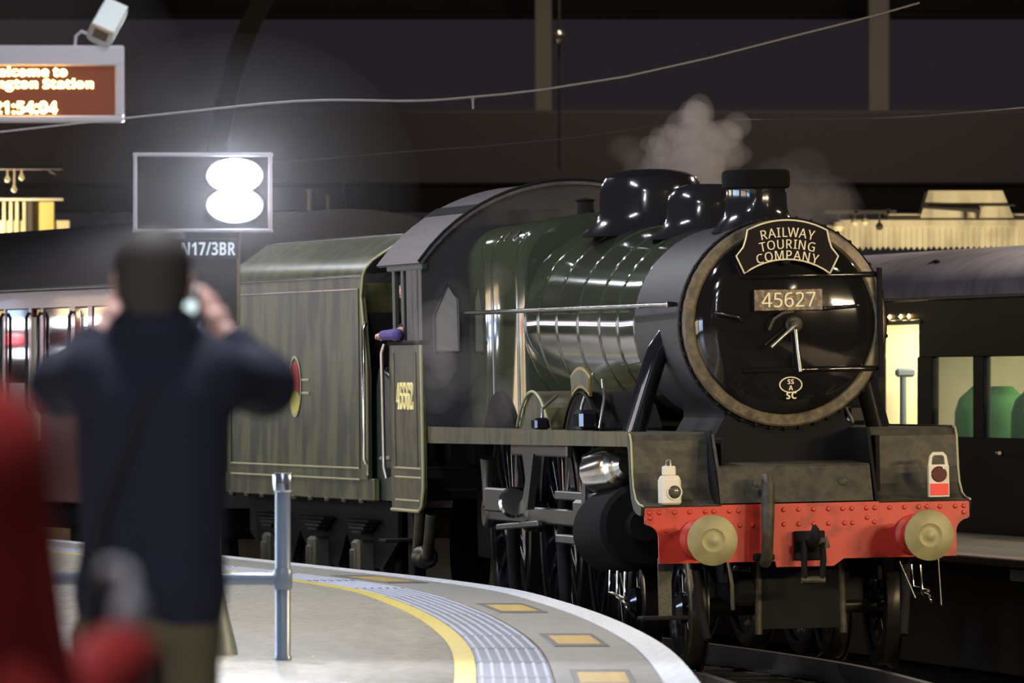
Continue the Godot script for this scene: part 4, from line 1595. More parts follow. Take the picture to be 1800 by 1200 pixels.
func engine_cab(t: Node3D) -> void:
	var arc_top := func(off: float) -> Array:
		# roof arch: half width 1.33, rise 0.68
		var out := []
		for k in 25:
			var v := lerpf(-1.33, 1.33, k / 24.0)
			var r := 1.64 + off
			out.append(Vector2(v * (r / 1.64), 3.95 - 1.64 + sqrt(maxf(r * r - pow(v * (r / 1.64), 2.0), 0.0))))
		return out
	var st := mb()
	var o: Array = arc_top.call(0.0)
	var i_: Array = arc_top.call(-0.03)
	for k in 24:
		prism(st, [o[k], o[k + 1], i_[k + 1], i_[k]], -12.25, -9.9)
	put("cab_roof", st, "roof_grey", t)
	# rain strip and seams
	for k in [4, 19]:
		st = mb()
		prism(st, [o[k] + Vector2(0, 0.012), o[k + 1] + Vector2(0, 0.012), o[k + 1], o[k]], -12.25, -9.9)
		put("roof_seam", st, "matt_black", t)
	st = mb()
	var rain := []
	for k in 25:
		rain.append(Vector3(o[k].x, o[k].y + 0.008, -9.91))
	tube(st, rain, 0.016, 6)
	put("roof_edge", st, "matt_black", t)
	# spectacle plate with its two windows
	st = mb()
	var fp := [Vector2(-1.3, 1.85), Vector2(-1.3, 3.26)]
	for k in range(1, 24):
		fp.append(i_[k])
	fp.append_array([Vector2(1.3, 3.26), Vector2(1.3, 1.85)])
	prism(st, fp, -10.0, -9.96)
	put("cab_front", st, "smokebox_black", t)
	for s in [-1.0, 1.0]:
		var w := [Vector2(s * 1.2, 2.5), Vector2(s * 1.2, 2.82), Vector2(s * 1.08, 3.08), Vector2(s * 0.99, 2.95), Vector2(s * 0.98, 2.5)]
		st = mb()
		prism(st, w, -9.97, -9.945)
		var g := put("front_window", st, "pale_glass", t)
		st = mb()
		var ring := []
		for p in w:
			ring.append(Vector3(p.x, p.y, -9.94))
		ring.append(ring[0])
		tube(st, ring, 0.014, 6)
		put("window_frame", st, "dark_green", g)
	# side sheets with the rounded foot
	for s in [-1.0, 1.0]:
		st = mb()
		var p := [Vector2(9.95, 2.57), Vector2(9.95, 1.5), Vector2(9.97, 1.32), Vector2(10.06, 1.18), Vector2(10.24, 1.13), Vector2(11.72, 1.13), Vector2(11.76, 2.2), Vector2(11.7, 2.57)]
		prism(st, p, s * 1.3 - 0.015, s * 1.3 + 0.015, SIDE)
		var sheet := put("cab_side", st, "cab_green_lit", t)
		st = mb()
		tube(st, [L(9.95, s * 1.318, 2.57), L(9.95, s * 1.318, 1.5), L(9.97, s * 1.318, 1.32), L(10.06, s * 1.318, 1.18), L(10.24, s * 1.318, 1.13), L(11.72, s * 1.318, 1.13)], 0.016, 6)
		put("beading", st, "line_cream", sheet)
		for e in [[1.5, 10.1], [1.42, 10.1], [1.22, 10.2]]:
			st = mb()
			bx(st, L((e[1] + 11.5) * 0.5, s * 1.318, e[0]), Vector3(0.008, 0.016, 11.5 - e[1]), 0.002)
			put("lining", st, "line_cream", sheet)
		st = mb()
		bx(st, L(11.45, s * 1.318, 2.0), Vector3(0.008, 1.0, 0.04), 0.002)
		bx(st, L(10.25, s * 1.318, 2.0), Vector3(0.008, 1.0, 0.03), 0.002)
		put("lining", st, "dark_green", sheet)
		# pillars and sliding window frames above the waist
		for e in [[10.05, 0.16, "dark_green"], [10.32, 0.2, "roof_grey"], [10.62, 0.3, "roof_grey"], [11.02, 0.1, "dark_green"], [11.5, 0.1, "dark_green"]]:
			st = mb()
			bx(st, L(e[0], s * 1.28, 2.9), Vector3(0.05, 0.7, e[1]), 0.01)
			put("window_pillar", st, e[2], t)
		st = mb()
		bx(st, L(10.85, s * 1.28, 3.24), Vector3(0.06, 0.06, 1.9), 0.01)
		put("cantrail", st, "dark_green", t)
		st = mb()
		bx(st, L(10.8, s * 1.29, 2.585), Vector3(0.1, 0.04, 1.75), 0.01)
		put("arm_rest", st, "matt_black", t)
		# handrail behind the door opening
		st = mb()
		tube(st, [L(11.82, s * 1.34, 1.4), L(11.84, s * 1.36, 1.5), L(11.84, s * 1.36, 2.5), L(11.82, s * 1.34, 2.58)], 0.018, 8)
		put("cab_handrail", st, "steel", t)
		# footsteps under the door opening
		st = mb()
		bx(st, L(12.1, s * 1.2, 0.85), Vector3(0.3, 0.03, 0.4), 0.008)
		bx(st, L(12.1, s * 1.2, 0.5), Vector3(0.3, 0.03, 0.4), 0.008)
		bx(st, L(12.1, s * 1.08, 0.85), Vector3(0.03, 0.8, 0.3), 0.008)
		put("cab_steps", st, "matt_black", t)
	letters("cab_number", "45562", 0.235, 0.01, "number_cream", t, Transform3D(Basis(Vector3.UP, -PI / 2), L(10.86, -1.32, 2.12)), true, "Droid Serif")
	# dark inside: floor, backhead
	st = mb()
	bx(st, L(11.1, 0, 1.45), Vector3(2.55, 0.08, 2.3), 0.01)
	put("cab_floor", st, "soot", t)
	st = mb()
	bx(st, L(10.25, 0, 2.3), Vector3(1.7, 1.7, 0.5), 0.08)
	put("backhead", st, "soot", t)
	# injector pipes below the cab
	st = mb()
	tube(st, [L(10.6, -1.15, 1.1), L(10.7, -1.17, 0.75), L(11.4, -1.15, 0.7), L(11.5, -1.1, 1.1)], 0.05, 10)
	put("injector_pipe", st, "frame_grey", t)
	st = mb()
	disc(st, L(11.0, -1.15, 0.72), Vector3(0, 0, 1), 0.1, 0.3, 16, 0.03)
	put("injector", st, "rod_steel", t)

func engine_loose_things() -> void:
	# headboard
	var t := thing("headboard", "dark shaped headboard lettered in cream on top of the smokebox door", "headboard")
	t.transform = engine_xf * Transform3D(Basis(Vector3(0, 0, 1), -0.018), L(0.68, 0.025, 3.245))
	var o := []
	o.append_array(arc(Vector2(0, -0.45), 0.66, 0.66, PI / 2 + 0.49, PI / 2 - 0.49, 12))
	o.append_array([Vector2(0.325, 0.06), Vector2(0.345, 0.0), Vector2(0.398, -0.065), Vector2(0.335, -0.195)])
	o.append_array(arc(Vector2(0, -0.66), 0.57, 0.57, PI / 2 - 0.628, PI / 2 + 0.628, 12))
	o.append_array([Vector2(-0.398, -0.065), Vector2(-0.345, 0.0), Vector2(-0.325, 0.06)])
	var st := mb()
	prism(st, o, -0.012, 0.012)
	put("board", st, "plate_dark", t)
	st = mb()
	var rim := []
	for p in o:
		rim.append(Vector3(p.x, p.y, 0.012))
	rim.append(rim[0])
	rim.append(rim[1])
	tube(st, rim, 0.0068, 6, false)
	put("rim", st, "letter_white", t)
	st = mb()
	bx(st, Vector3(0, -0.03, -0.06), Vector3(0.06, 0.2, 0.1), 0.01)
	put("bracket", st, "matt_black", t)
	var lines := [["RAILWAY", 0.098, 0.072, 0.064], ["TOURING", 0.008, 0.07, 0.064], ["COMPANY", -0.077, 0.071, 0.066]]
	var adv := {"R": 0.98, "A": 1.04, "I": 0.6, "L": 0.84, "W": 1.3, "Y": 1.0, "T": 0.92, "O": 1.2, "U": 1.05, "N": 1.1, "G": 1.15, "C": 0.98, "M": 1.28, "P": 0.95}
	for l in lines:
		var total := 0.0
		for ch in l[0]:
			total += adv[ch]
		var x := -total * 0.5
		for ch in l[0]:
			var m: float = (x + adv[ch] * 0.5) * l[3]
			x += adv[ch]
			var drop := m * m * 0.62
			letters("letter", ch, l[2], 0.008, "letter_white", t, Transform3D(Basis(Vector3(0, 0, 1), -m * 1.05), Vector3(m, l[1] - drop + 0.018, 0.016)), false)
	# white oil lamp standing on the left end of the beam
	t = thing("oil_lamp", "white oil lamp with a dark lens standing on the left of the red beam", "lamp")
	t.transform = engine_xf * Transform3D(Basis(Vector3.UP, 0.06), L(0.08, -1.04, 1.305))
	st = mb()
	bx(st, Vector3(0, 0.105, 0), Vector3(0.15, 0.2, 0.15), 0.015)
	put("case", st, "lamp_white", t)
	st = mb()
	prism(st, [Vector2(-0.07, 0.2), Vector2(0.07, 0.2), Vector2(0.052, 0.225), Vector2(-0.052, 0.225)], -0.065, 0.065)
	put("shoulder", st, "lamp_white", t)
	st = mb()
	bx(st, Vector3(-0.003, 0.26, 0), Vector3(0.092, 0.075, 0.092), 0.01)
	put("chimney", st, "lamp_white", t)
	st = mb()
	tube(st, [Vector3(-0.022, 0.295, 0), Vector3(-0.02, 0.335, 0), Vector3(0.0, 0.345, 0), Vector3(0.01, 0.335, 0), Vector3(0.012, 0.295, 0)], 0.008, 6)
	put("carrying_loop", st, "steel", t)
	st = mb()
	lathe(st, [Vector2(0.05, 0.07), Vector2(0.05, 0.08), Vector2(0.04, 0.086), Vector2(0.02, 0.09), Vector2(0, 0.091)], 28, Transform3D(aim(Vector3(0, 0, 1)), Vector3(0.018, 0.1, 0)))
	put("lens", st, "lens_dark", t, "round dark lens")
	st = mb()
	lathe(st, [Vector2(0.05, 0.07), Vector2(0.06, 0.07), Vector2(0.06, 0.088), Vector2(0.05, 0.088), Vector2(0.05, 0.07)], 28, Transform3D(aim(Vector3(0, 0, 1)), Vector3(0.018, 0.1, 0)))
	put("lens_rim", st, "lamp_white", t)
	# tail lamp panel on the right end of the beam
	t = thing("tail_lamp", "flat cream lamp board with a dark red disc and a red lower half", "lamp")
	t.transform = engine_xf * Transform3D(Basis(), L(0.03, 1.03, 1.325))
	var ring := []
	ring.append_array([Vector2(-0.078, 0.0), Vector2(0.078, 0.0), Vector2(0.078, 0.22), Vector2(0.062, 0.31)])
	ring.append_array(arc(Vector2(0.035, 0.31), 0.025, 0.03, 0.4, PI / 2, 4))
	ring.append_array(arc(Vector2(-0.035, 0.31), 0.025, 0.03, PI / 2, PI - 0.4, 4))
	ring.append_array([Vector2(-0.062, 0.31), Vector2(-0.078, 0.22)])
	var low := []
	var body := [Vector2(-0.078, 0.0), Vector2(0.078, 0.0), Vector2(0.078, 0.235), Vector2(-0.078, 0.235)]
	st = mb()
	prism(st, body, -0.03, 0.03)
	put("case", st, "lamp_white", t)
	st = mb()
	strip_ring(st, [Vector2(-0.078, 0.235), Vector2(-0.066, 0.31), Vector2(-0.04, 0.34), Vector2(0.04, 0.34), Vector2(0.066, 0.31), Vector2(0.078, 0.235)], [Vector2(-0.052, 0.245), Vector2(-0.046, 0.3), Vector2(-0.032, 0.316), Vector2(0.032, 0.316), Vector2(0.046, 0.3), Vector2(0.052, 0.245)], -0.012, 0.012, Transform3D())
	put("handle", st, "lamp_white", t)
	st = mb()
	disc(st, Vector3(0, 0.172, 0.032), Vector3(0, 0, 1), 0.06, 0.02, 32, 0.006)
	put("lens", st, "tail_lens", t, "dark red disc")
	st = mb()
	bx(st, Vector3(0, 0.056, 0.031), Vector3(0.142, 0.088, 0.008), 0.002)
	put("red_panel", st, "tail_red", t)

# ---------- tender ----------
func tender() -> void:
	var t := thing("tender", "green tender with a slanting pale upper side coupled behind the engine", "tender", Vector3(0.07, 0, -84.6), asin(0.215))
	t.rotation.z = 0.008
	for s in [-1.0, 1.0]:
		# side sheet
		var st := mb()
		var p := [Vector2(0.25, 1.36), Vector2(0.25, 2.3), Vector2(0.4, 2.75), Vector2(0.5, 3.0), Vector2(0.42, 3.18), Vector2(7.0, 3.18), Vector2(7.0, 1.36)]
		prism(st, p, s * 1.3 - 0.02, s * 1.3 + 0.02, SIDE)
		var side := put("tank_side", st, "tender_green_lit", t)
		# curved upper side leaning inwards
		st = mb()
		var prof := [Vector2(1.315, 3.18), Vector2(1.3, 3.24), Vector2(1.25, 3.31), Vector2(1.17, 3.37), Vector2(0.98, 3.50), Vector2(0.93, 3.54)]
		var ringa := []
		var ringb := []
		for q in prof:
			ringa.append(L(0.42 - (q.y - 3.18) * 0.7, s * q.x, q.y))
			ringb.append(L(6.9, s * q.x, q.y))
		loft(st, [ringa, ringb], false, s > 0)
		put("upper_side", st, "tender_green_lit", t, "slanting upper side sheet")
		for e in [[3.175, 1.325, 0.013], [3.545, 0.93, 0.014]]:
			st = mb()
			tube(st, [L(0.42 - (e[0] - 3.18) * 0.7, s * e[1], e[0]), L(6.95, s * e[1], e[0])], e[2], 6)
			put("beading", st, "bright_steel", t)
		st = mb()
		var fr := []
		for q in prof:
			fr.append(L(0.40 - (q.y - 3.18) * 0.7, s * (q.x + 0.005), q.y))
		tube(st, fr, 0.012, 6)
		tube(st, [L(0.40, s * 1.32, 3.18), L(0.49, s * 1.32, 3.0), L(0.39, s * 1.32, 2.75), L(0.24, s * 1.32, 2.3), L(0.24, s * 1.32, 1.4)], 0.012, 6)
		put("front_beading", st, "line_cream", t)
		# sole: footplate valance with two raised lines
		st = mb()
		bx(st, L(3.6, s * 1.28, 1.27), Vector3(0.06, 0.2, 7.1), 0.01)
		put("valance", st, "tender_green_lit", t)
		for w in [1.36, 1.46, 3.06]:
			st = mb()
			bx(st, L(3.7, s * 1.325, w), Vector3(0.01, 0.016, 6.2), 0.003)
			put("lining", st, "line_cream" if w < 3 else "coach_maroon", side)
		for u in [0.6, 6.75]:
			st = mb()
			bx(st, L(u, s * 1.325, 2.26), Vector3(0.01, 1.6, 0.03), 0.003)
			put("lining", st, "dark_green", side)
		for k in 9:
			st = mb()
			disc(st, L(0.6 + k * 0.78, s * 1.3, 1.165), Vector3(0, 1, 0), 0.035, 0.04, 10, 0.008)
			put("sole_bolt", st, "frame_grey", t)
		# handrail at the front edge
		st = mb()
		tube(st, [L(0.2, s * 1.34, 1.5), L(0.2, s * 1.36, 1.55), L(0.2, s * 1.36, 2.7), L(0.24, s * 1.33, 2.75)], 0.018, 8)
		put("handrail", st, "bright_steel", t)
		# frames, axleboxes and springs
		st = mb()
		prism(st, [Vector2(0.1, 1.17), Vector2(7.1, 1.17), Vector2(7.1, 0.8), Vector2(6.2, 0.55), Vector2(5.0, 0.55), Vector2(4.6, 0.85), Vector2(4.0, 0.55), Vector2(2.8, 0.55), Vector2(2.4, 0.85), Vector2(1.9, 0.55), Vector2(0.8, 0.55), Vector2(0.1, 0.8)], s * 1.06 - 0.02, s * 1.06 + 0.02, SIDE)
		put("frame", st, "matt_black", t)
		for u in [1.35, 3.4, 5.6]:
			st = mb()
			bx(st, L(u, s * 1.13, 0.64), Vector3(0.2, 0.34, 0.3), 0.03)
			bx(st, L(u, s * 1.22, 0.62), Vector3(0.06, 0.22, 0.22), 0.02)
			put("axlebox", st, "rod_steel", t)
			for k in 4:
				st = mb()
				bx(st, L(u, s * 1.16, 0.98 - k * 0.035), Vector3(0.1, 0.03, 1.1 - k * 0.22), 0.006)
				put("spring_leaf", st, "matt_black", t)
			st = mb()
			disc(st, L(u, s * 0.76, 0.65), Vector3(1, 0, 0), 0.65, 0.13, 40, 0.02)
			put("wheel", st, "matt_black", t)
			st = mb()
			tube(st, [L(u - 0.72, s * 0.95, 1.0), L(u - 0.7, s * 0.95, 0.6), L(u - 0.7, s * 0.95, 0.35)], [0.03, 0.05, 0.04], 8)
			put("brake_hanger", st, "matt_black", t)
	# crest on the near side: tall lion emblem in an oval, with side bars
	var cr := node("crest", t, L(3.55, -1.325, 2.19))
	cr.rotation.y = -PI / 2
	var st := mb()
	strip_ring(st, arc(Vector2.ZERO, 0.3, 0.3, 0.0, TAU * 39 / 40.0, 39), arc(Vector2.ZERO, 0.27, 0.27, 0.0, TAU * 39 / 40.0, 39), 0.0, 0.006, Transform3D(Basis.from_scale(Vector3(0.95, 0.95, 1)), Vector3.ZERO))
	put("oval_rim", st, "crest_pale", cr)
	st = mb()
	prism(st, [Vector2(-0.12, 0.2), Vector2(0.1, 0.24), Vector2(0.2, 0.1), Vector2(0.22, -0.05), Vector2(-0.05, -0.05), Vector2(-0.1, 0.05)], 0.0, 0.008)
	put("red_field", st, "crest_red", cr)
	st = mb()
	prism(st, arc(Vector2(0.02, -0.14), 0.2, 0.115, 0.0, TAU * 23 / 24.0, 23), 0.0, 0.008)
	put("yellow_field", st, "crest_yellow", cr)
	for e in [[-0.48, 0.06, 0.26], [-0.48, -0.06, 0.26], [0.5, 0.06, 0.34], [0.5, -0.06, 0.34]]:
		st = mb()
		bx(st, Vector3(e[0], e[1], 0.004), Vector3(e[2], 0.02, 0.008), 0.002)
		put("crest_bar", st, "crest_pale", cr)
	# front bulkhead, rear sheet and the deck
	st = mb()
	bx(st, L(0.5, 0, 2.05), Vector3(2.5, 1.6, 0.06), 0.01)
	put("bulkhead", st, "soot", t)
	st = mb()
	bx(st, L(6.98, 0, 2.27), Vector3(2.58, 1.8, 0.04), 0.01)
	put("rear_sheet", st, "tender_green_lit", t)
	st = mb()
	bx(st, L(3.6, 0, 1.22), Vector3(2.5, 0.1, 6.9), 0.01)
	put("deck", st, "soot", t)
	# near side doors of the gap between cab and tender
	st = mb()
	prism(st, [Vector2(-0.62, 1.18), Vector2(-0.62, 2.18), Vector2(0.1, 2.35), Vector2(0.22, 2.2), Vector2(0.22, 1.18)], -1.24, -1.2, SIDE)
	put("gap_door", st, "dark_green", t)
	st = mb()
	tube(st, [L(0.12, -1.22, 2.34), L(-0.2, -1.22, 2.3), L(-0.62, -1.22, 2.2)], 0.012, 6)
	put("door_edge", st, "steel", t)
	st = mb()
	tube(st, [L(-0.05, -1.26, 1.55), L(-0.5, -1.26, 1.56)], 0.02, 8)
	put("door_bolt", st, "steel", t)
	st = mb()
	bx(st, L(-0.02, -1.18, 1.76), Vector3(0.05, 1.2, 0.05), 0.01)
	put("door_post", st, "matt_black", t)
	# storm sheet draped between cab roof and tender
	st = mb()
	var rings := []
	for k in 9:
		var a := k / 8.0
		var ring := []
		for j in 9:
			var b := j / 8.0
			var v := lerpf(-1.16, 1.16, b)
			ring.append(L(lerpf(0.35, -0.75, a), v, 3.12 + 0.22 * a + 0.5 * (1.0 - pow(absf(v) / 1.2, 2.4)) - 0.12 * sin(a * PI) + 0.03 * sin(b * 17.0 + a * 3.0)))
		rings.append(ring)
	loft(st, rings, false)
	put("storm_sheet", st, "soot", t)
	# heap of coal
	var n := FastNoiseLite.new()
	n.seed = 9
	n.frequency = 1.6
	st = mb()
	st.set_smooth_group(-1)
	var H := func(u: float, v: float) -> float:
		var e := minf(1.0, minf(u - 0.4, 6.4 - u) * 1.4) * (1.0 - pow(absf(v) / 0.95, 3.0))
		return 3.25 + 0.33 * maxf(e, 0.0) + n.get_noise_2d(u * 0.4, v * 0.4) * 0.1 + n.get_noise_2d(u * 3.0, v * 3.0) * 0.05
	for i in 48:
		for j in 14:
			var u0 := 0.5 + i * 0.125
			var v0 := -0.92 + j * 0.131
			var a := L(u0, v0, H.call(u0, v0))
			var b := L(u0, v0 + 0.131, H.call(u0, v0 + 0.131))
			var c := L(u0 + 0.125, v0 + 0.131, H.call(u0 + 0.125, v0 + 0.131))
			var d := L(u0 + 0.125, v0, H.call(u0 + 0.125, v0))
			face(st, [a, b, c], L(u0, 0, 0))
			face(st, [a, c, d], L(u0, 0, 0))
	tag(stuff(put("coal", st, "coal", self)), "heap of coal filling the top of the tender", "coal")
	var cm := get_child(get_child_count() - 1) as MeshInstance3D
	cm.transform = t.transform

# ---------- maroon coach behind the tender ----------
func coach() -> void:
	var t := thing("passenger_coach", "glossy maroon passenger coach with a black roof at the far left, behind the standing man", "coach", Vector3(-1.6, 0, -92.1), asin(0.262))
	var st := mb()
	var prof := []
	for k in 21:
		var a := lerpf(0.0, PI, k / 20.0)
		prof.append(Vector2(cos(a) * 1.36, 3.18 + pow(sin(a), 0.8) * 0.72))
	var r0 := []
	var r1 := []
	for p in prof:
		r0.append(L(0.0, p.x, p.y))
		r1.append(L(19.0, p.x, p.y))
	loft(st, [r0, r1], false, true)
	put("roof", st, "coach_roof", t)
	st = mb()
	tube(st, [L(0, -1.38, 3.19), L(19, -1.38, 3.19)], 0.022, 8)
	put("gutter", st, "steel", t)
	st = mb()
	var ends := [Vector2(1.32, 1.0)]
	ends.append_array(prof)
	ends.append(Vector2(-1.32, 1.0))
	prism(st, ends, -0.06, 0.0)
	put("end_sheet", st, "coach_roof", t)
	st = mb()
	bx(st, L(9.5, 1.3, 2.1), Vector3(0.06, 2.2, 19.0), 0.01)
	put("far_side", st, "coach_maroon", t)
	# near side: waist, cant rail, pillars, then windows, each in its frame
	st = mb()
	bx(st, L(9.5, -1.33, 1.6), Vector3(0.06, 1.25, 19.0), 0.015)
	put("lower_panel", st, "coach_maroon", t)
	st = mb()
	bx(st, L(9.5, -1.33, 3.08), Vector3(0.06, 0.2, 19.0), 0.015)
	put("cant_rail", st, "coach_maroon", t)
	# (start, end, kind): g glossy window, l lit window, c cream door panel
	var bays := [[0.0, 0.5, "p"], [0.5, 1.6, "g"], [1.6, 1.9, "p"], [1.9, 2.5, "g"], [2.5, 2.8, "p"], [2.8, 4.0, "g"], [4.0, 4.2, "p"], [4.2, 5.2, "g"], [5.2, 5.42, "p"], [5.42, 6.0, "l"], [6.0, 6.3, "p"], [6.3, 7.52, "g"], [7.52, 7.66, "p"], [7.66, 8.1, "c"], [8.1, 8.25, "p"], [8.25, 9.4, "g"], [9.4, 9.5, "p"], [9.5, 10.0, "c"], [10.0, 10.2, "p"], [10.2, 11.3, "g"], [11.3, 11.6, "p"], [11.6, 12.7, "g"], [12.7, 13.0, "p"], [13.0, 14.2, "l"], [14.2, 19.0, "p"]]
	for b in bays:
		var u: float = (b[0] + b[1]) * 0.5
		var w: float = b[1] - b[0]
		st = mb()
		if b[2] == "p":
			bx(st, L(u, -1.33, 2.6), Vector3(0.06, 0.8, w), 0.008)
			put("pillar", st, "coach_maroon", t)
		elif b[2] == "g":
			bx(st, L(u, -1.338, 2.6), Vector3(0.02, 0.79, w), 0.004)
			put("window", st, "mirror_window", t)
		elif b[2] == "l":
			bx(st, L(u, -1.325, 2.6), Vector3(0.012, 0.79, w), 0.003)
			put("window", st, "window_glass", t)
			st = mb()
			bx(st, L(u, -1.1, 2.6), Vector3(0.04, 0.9, w + 0.3), 0.01)
			put("blind", st, "inside_cream", t)
			st = mb()
			bx(st, L(u, -1.2, 2.96), Vector3(0.08, 0.05, w), 0.01)
			put("window_lamp", st, "lamp_inside", t)
			var l := OmniLight3D.new()
			l.name = "window_light"
			l.light_energy = 0.22
			l.light_color = Color(1.0, 0.9, 0.65)
			l.light_size = 0.03
			l.omni_range = 60.0
			l.omni_attenuation = 2.0
			l.shadow_enabled = true
			l.position = L(u, -1.24, 2.92)
			t.add_child(l, true)
		else:
			bx(st, L(u, -1.345, 2.25), Vector3(0.03, 1.3, w), 0.01)
			put("door_panel", st, "coach_cream", t)
	for e in [[6.1, 0.9], [7.6, 0.9], [8.17, 1.0], [9.45, 0.9]]:
		st = mb()
		tube(st, [L(e[0], -1.37, 1.9), L(e[0], -1.4, 1.95), L(e[0], -1.4, 2.9), L(e[0], -1.37, 2.95)], 0.018, 8)
		put("door_handrail", st, "gloss_black", t)
	st = mb()
	bx(st, L(9.5, 0, 0.85), Vector3(2.3, 0.3, 18.6), 0.02)
	put("underframe", st, "soot", t)
	for u in [2.0, 4.4, 14.6, 17.0]:
		st = mb()
		disc(st, L(u, -0.76, 0.46), Vector3(1, 0, 0), 0.46, 0.12, 32, 0.02)
		put("wheel", st, "matt_black", t)
	for k in 3:
		st = mb()
		lathe(st, [Vector2(0.24, 0), Vector2(0.24, 0.08), Vector2(0.19, 0.15), Vector2(0.1, 0.18), Vector2(0, 0.185)], 24, Transform3D(Basis(), L(7.9 + k * 1.1, -0.1, 3.87)))
		put("roof_ventilator", st, "coach_roof", t)

# ---------- green modern coach on the right, lit inside ----------
func diesel_coach() -> void:
	var t := thing("lit_coach", "dark green modern coach with lit windows and green seats on the right", "coach", Vector3(4.3, 0, -97.0), asin(0.17))
	# local z towards the camera; side plane at x = 0
	var st := mb()
	var Z0 := -9.0
	var Z1 := 14.0
	var prof := []
	for k in 17:
		var a := lerpf(PI, 0.0, k / 16.0)
		prof.append(Vector2(1.35 + cos(a) * 1.35, 3.08 + pow(sin(a), 0.85) * 0.56))
	for e in [[Z0, Z1, "diesel_roof"]]:
		st = mb()
		var r0 := []
		var r1 := []
		for p in prof:
			r0.append(Vector3(p.x, p.y, e[0]))
			r1.append(Vector3(p.x, p.y, e[1]))
		loft(st, [r0, r1], false, true)
		put("roof", st, e[2], t)
	st = mb()
	tube(st, [Vector3(0.26, 3.4, -1.6), Vector3(0.34, 3.47, -1.4), Vector3(0.3, 3.45, -1.1)], 0.025, 6)
	put("roof_pipe", st, "soot", t)
	st = mb()
	tube(st, [Vector3(-0.02, 3.07, Z0), Vector3(-0.02, 3.07, Z1)], 0.02, 6)
	put("gutter", st, "steel", t)
	st = mb()
	bx(st, Vector3(0.02, 2.97, 2.5), Vector3(0.07, 0.2, 23), 0.01)
	put("cant_rail", st, "diesel_green", t)
	# header band over the windows, thinner over the door
	for b in [[-9.0, -2.6, 2.47, 2.9], [-0.62, 14.0, 2.475, 2.9]]:
		st = mb()
		bx(st, Vector3(0.02, (b[2] + b[3]) * 0.5, (b[0] + b[1]) * 0.5), Vector3(0.07, b[3] - b[2], b[1] - b[0]), 0.008)
		put("header_panel", st, "diesel_green", t)
	for b in [[-9.0, -2.6], [-0.62, 14.0]]:
		st = mb()
		bx(st, Vector3(0.02, 1.18, (b[0] + b[1]) * 0.5), Vector3(0.07, 0.98, b[1] - b[0]), 0.008)
		put("lower_panel", st, "diesel_green", t)
	for b in [[-9.0, -2.58], [-0.68, 0.0], [1.95, 2.42], [4.4, 4.9], [6.85, 7.35], [9.3, 14.0]]:
		st = mb()
		bx(st, Vector3(0.02, 2.07, (b[0] + b[1]) * 0.5), Vector3(0.08, 0.82, b[1] - b[0]), 0.01)
		put("window_pillar", st, "diesel_green", t)
	for b in [[0.0, 1.95], [2.42, 4.4], [4.9, 6.85], [7.35, 9.3]]:
		st = mb()
		bx(st, Vector3(0.02, 2.07, (b[0] + b[1]) * 0.5), Vector3(0.01, 0.81, b[1] - b[0]), 0.0)
		put("window_pane", st, "window_glass", t)
	# door opening: jambs and the bright vestibule behind
	st = mb()
	bx(st, Vector3(0.02, 2.84, -1.6), Vector3(0.09, 0.05, 2.1), 0.01)
	put("door_head", st, "steel", t)
	for z in [-2.0, -1.45, -1.05]:
		st = mb()
		lathe(st, [Vector2(0, -0.025), Vector2(0.022, -0.01), Vector2(0.026, 0.0), Vector2(0, 0.02)], 12, Transform3D(aim(Vector3(-1, 0, 0)), Vector3(-0.03, 2.9, z)))
		put("door_lamp", st, "lamp_warm", t)
	st = mb()
	prism(st, [Vector2(-2.75, 0.7), Vector2(-2.58, 0.7), Vector2(-2.4, 2.9), Vector2(-2.75, 2.9)], -0.02, 0.05, Transform3D(Vector3(0, 0, 1), Vector3(0, 1, 0), Vector3(-1, 0, 0), Vector3.ZERO))
	put("door_jamb", st, "diesel_green", t)
	# floor, far side, ceiling, partitions
	st = mb()
	bx(st, Vector3(1.35, 0.95, 2.5), Vector3(2.6, 0.1, 22.9), 0.01)
	put("coach_floor", st, "seat_back", t)
	st = mb()
	bx(st, Vector3(2.66, 2.0, 2.5), Vector3(0.06, 2.2, 22.9), 0.01)
	put("far_side", st, "inside_cream", t)
	st = mb()
	bx(st, Vector3(1.35, 3.06, 2.5), Vector3(2.6, 0.04, 22.9), 0.01)
	put("ceiling", st, "inside_cream", t)
	for z in [-2.7, -0.5]:
		st = mb()
		bx(st, Vector3(1.36, 2.0, z), Vector3(2.58, 2.1, 0.05), 0.01)
		put("partition", st, "inside_cream", t)
	st = mb()
	bx(st, Vector3(0.95, 1.95, -1.6), Vector3(0.05, 2.1, 2.2), 0.01)
	put("vestibule_wall", st, "inside_cream", t)
	# pole with a bracket in the vestibule
	st = mb()
	tube(st, [Vector3(0.16, 1.0, -2.2), Vector3(0.16, 2.28, -2.2)], 0.035, 10)
	put("grab_pole", st, "post_grey", t)
	st = mb()
	bx(st, Vector3(0.18, 2.32, -2.2), Vector3(0.2, 0.09, 0.1), 0.04)
	put("grab_bracket", st, "post_grey", t)
	# lamp strips on the ceiling
	for z in [-1.6, 2.0, 6.5]:
		st = mb()
		bx(st, Vector3(0.7 if z < 0 else 1.35, 3.0, z), Vector3(0.16, 0.04, 1.2), 0.01)
		put("ceiling_lamp", st, "lamp_inside", t)
		var l := AreaLight3D.new()
		l.name = "ceiling_light"
		l.area_size = Vector2(0.16, 1.2)
		l.light_energy = 4.0 if z < 0 else 12.0
		l.light_color = Color(1.0, 0.95, 0.8)
		l.shadow_enabled = true
		l.area_range = 40.0
		l.area_attenuation = 2.0
		l.position = Vector3(0.5 if z < 0 else 1.35, 2.97, z)
		l.rotation.x = -PI / 2
		t.add_child(l, true)
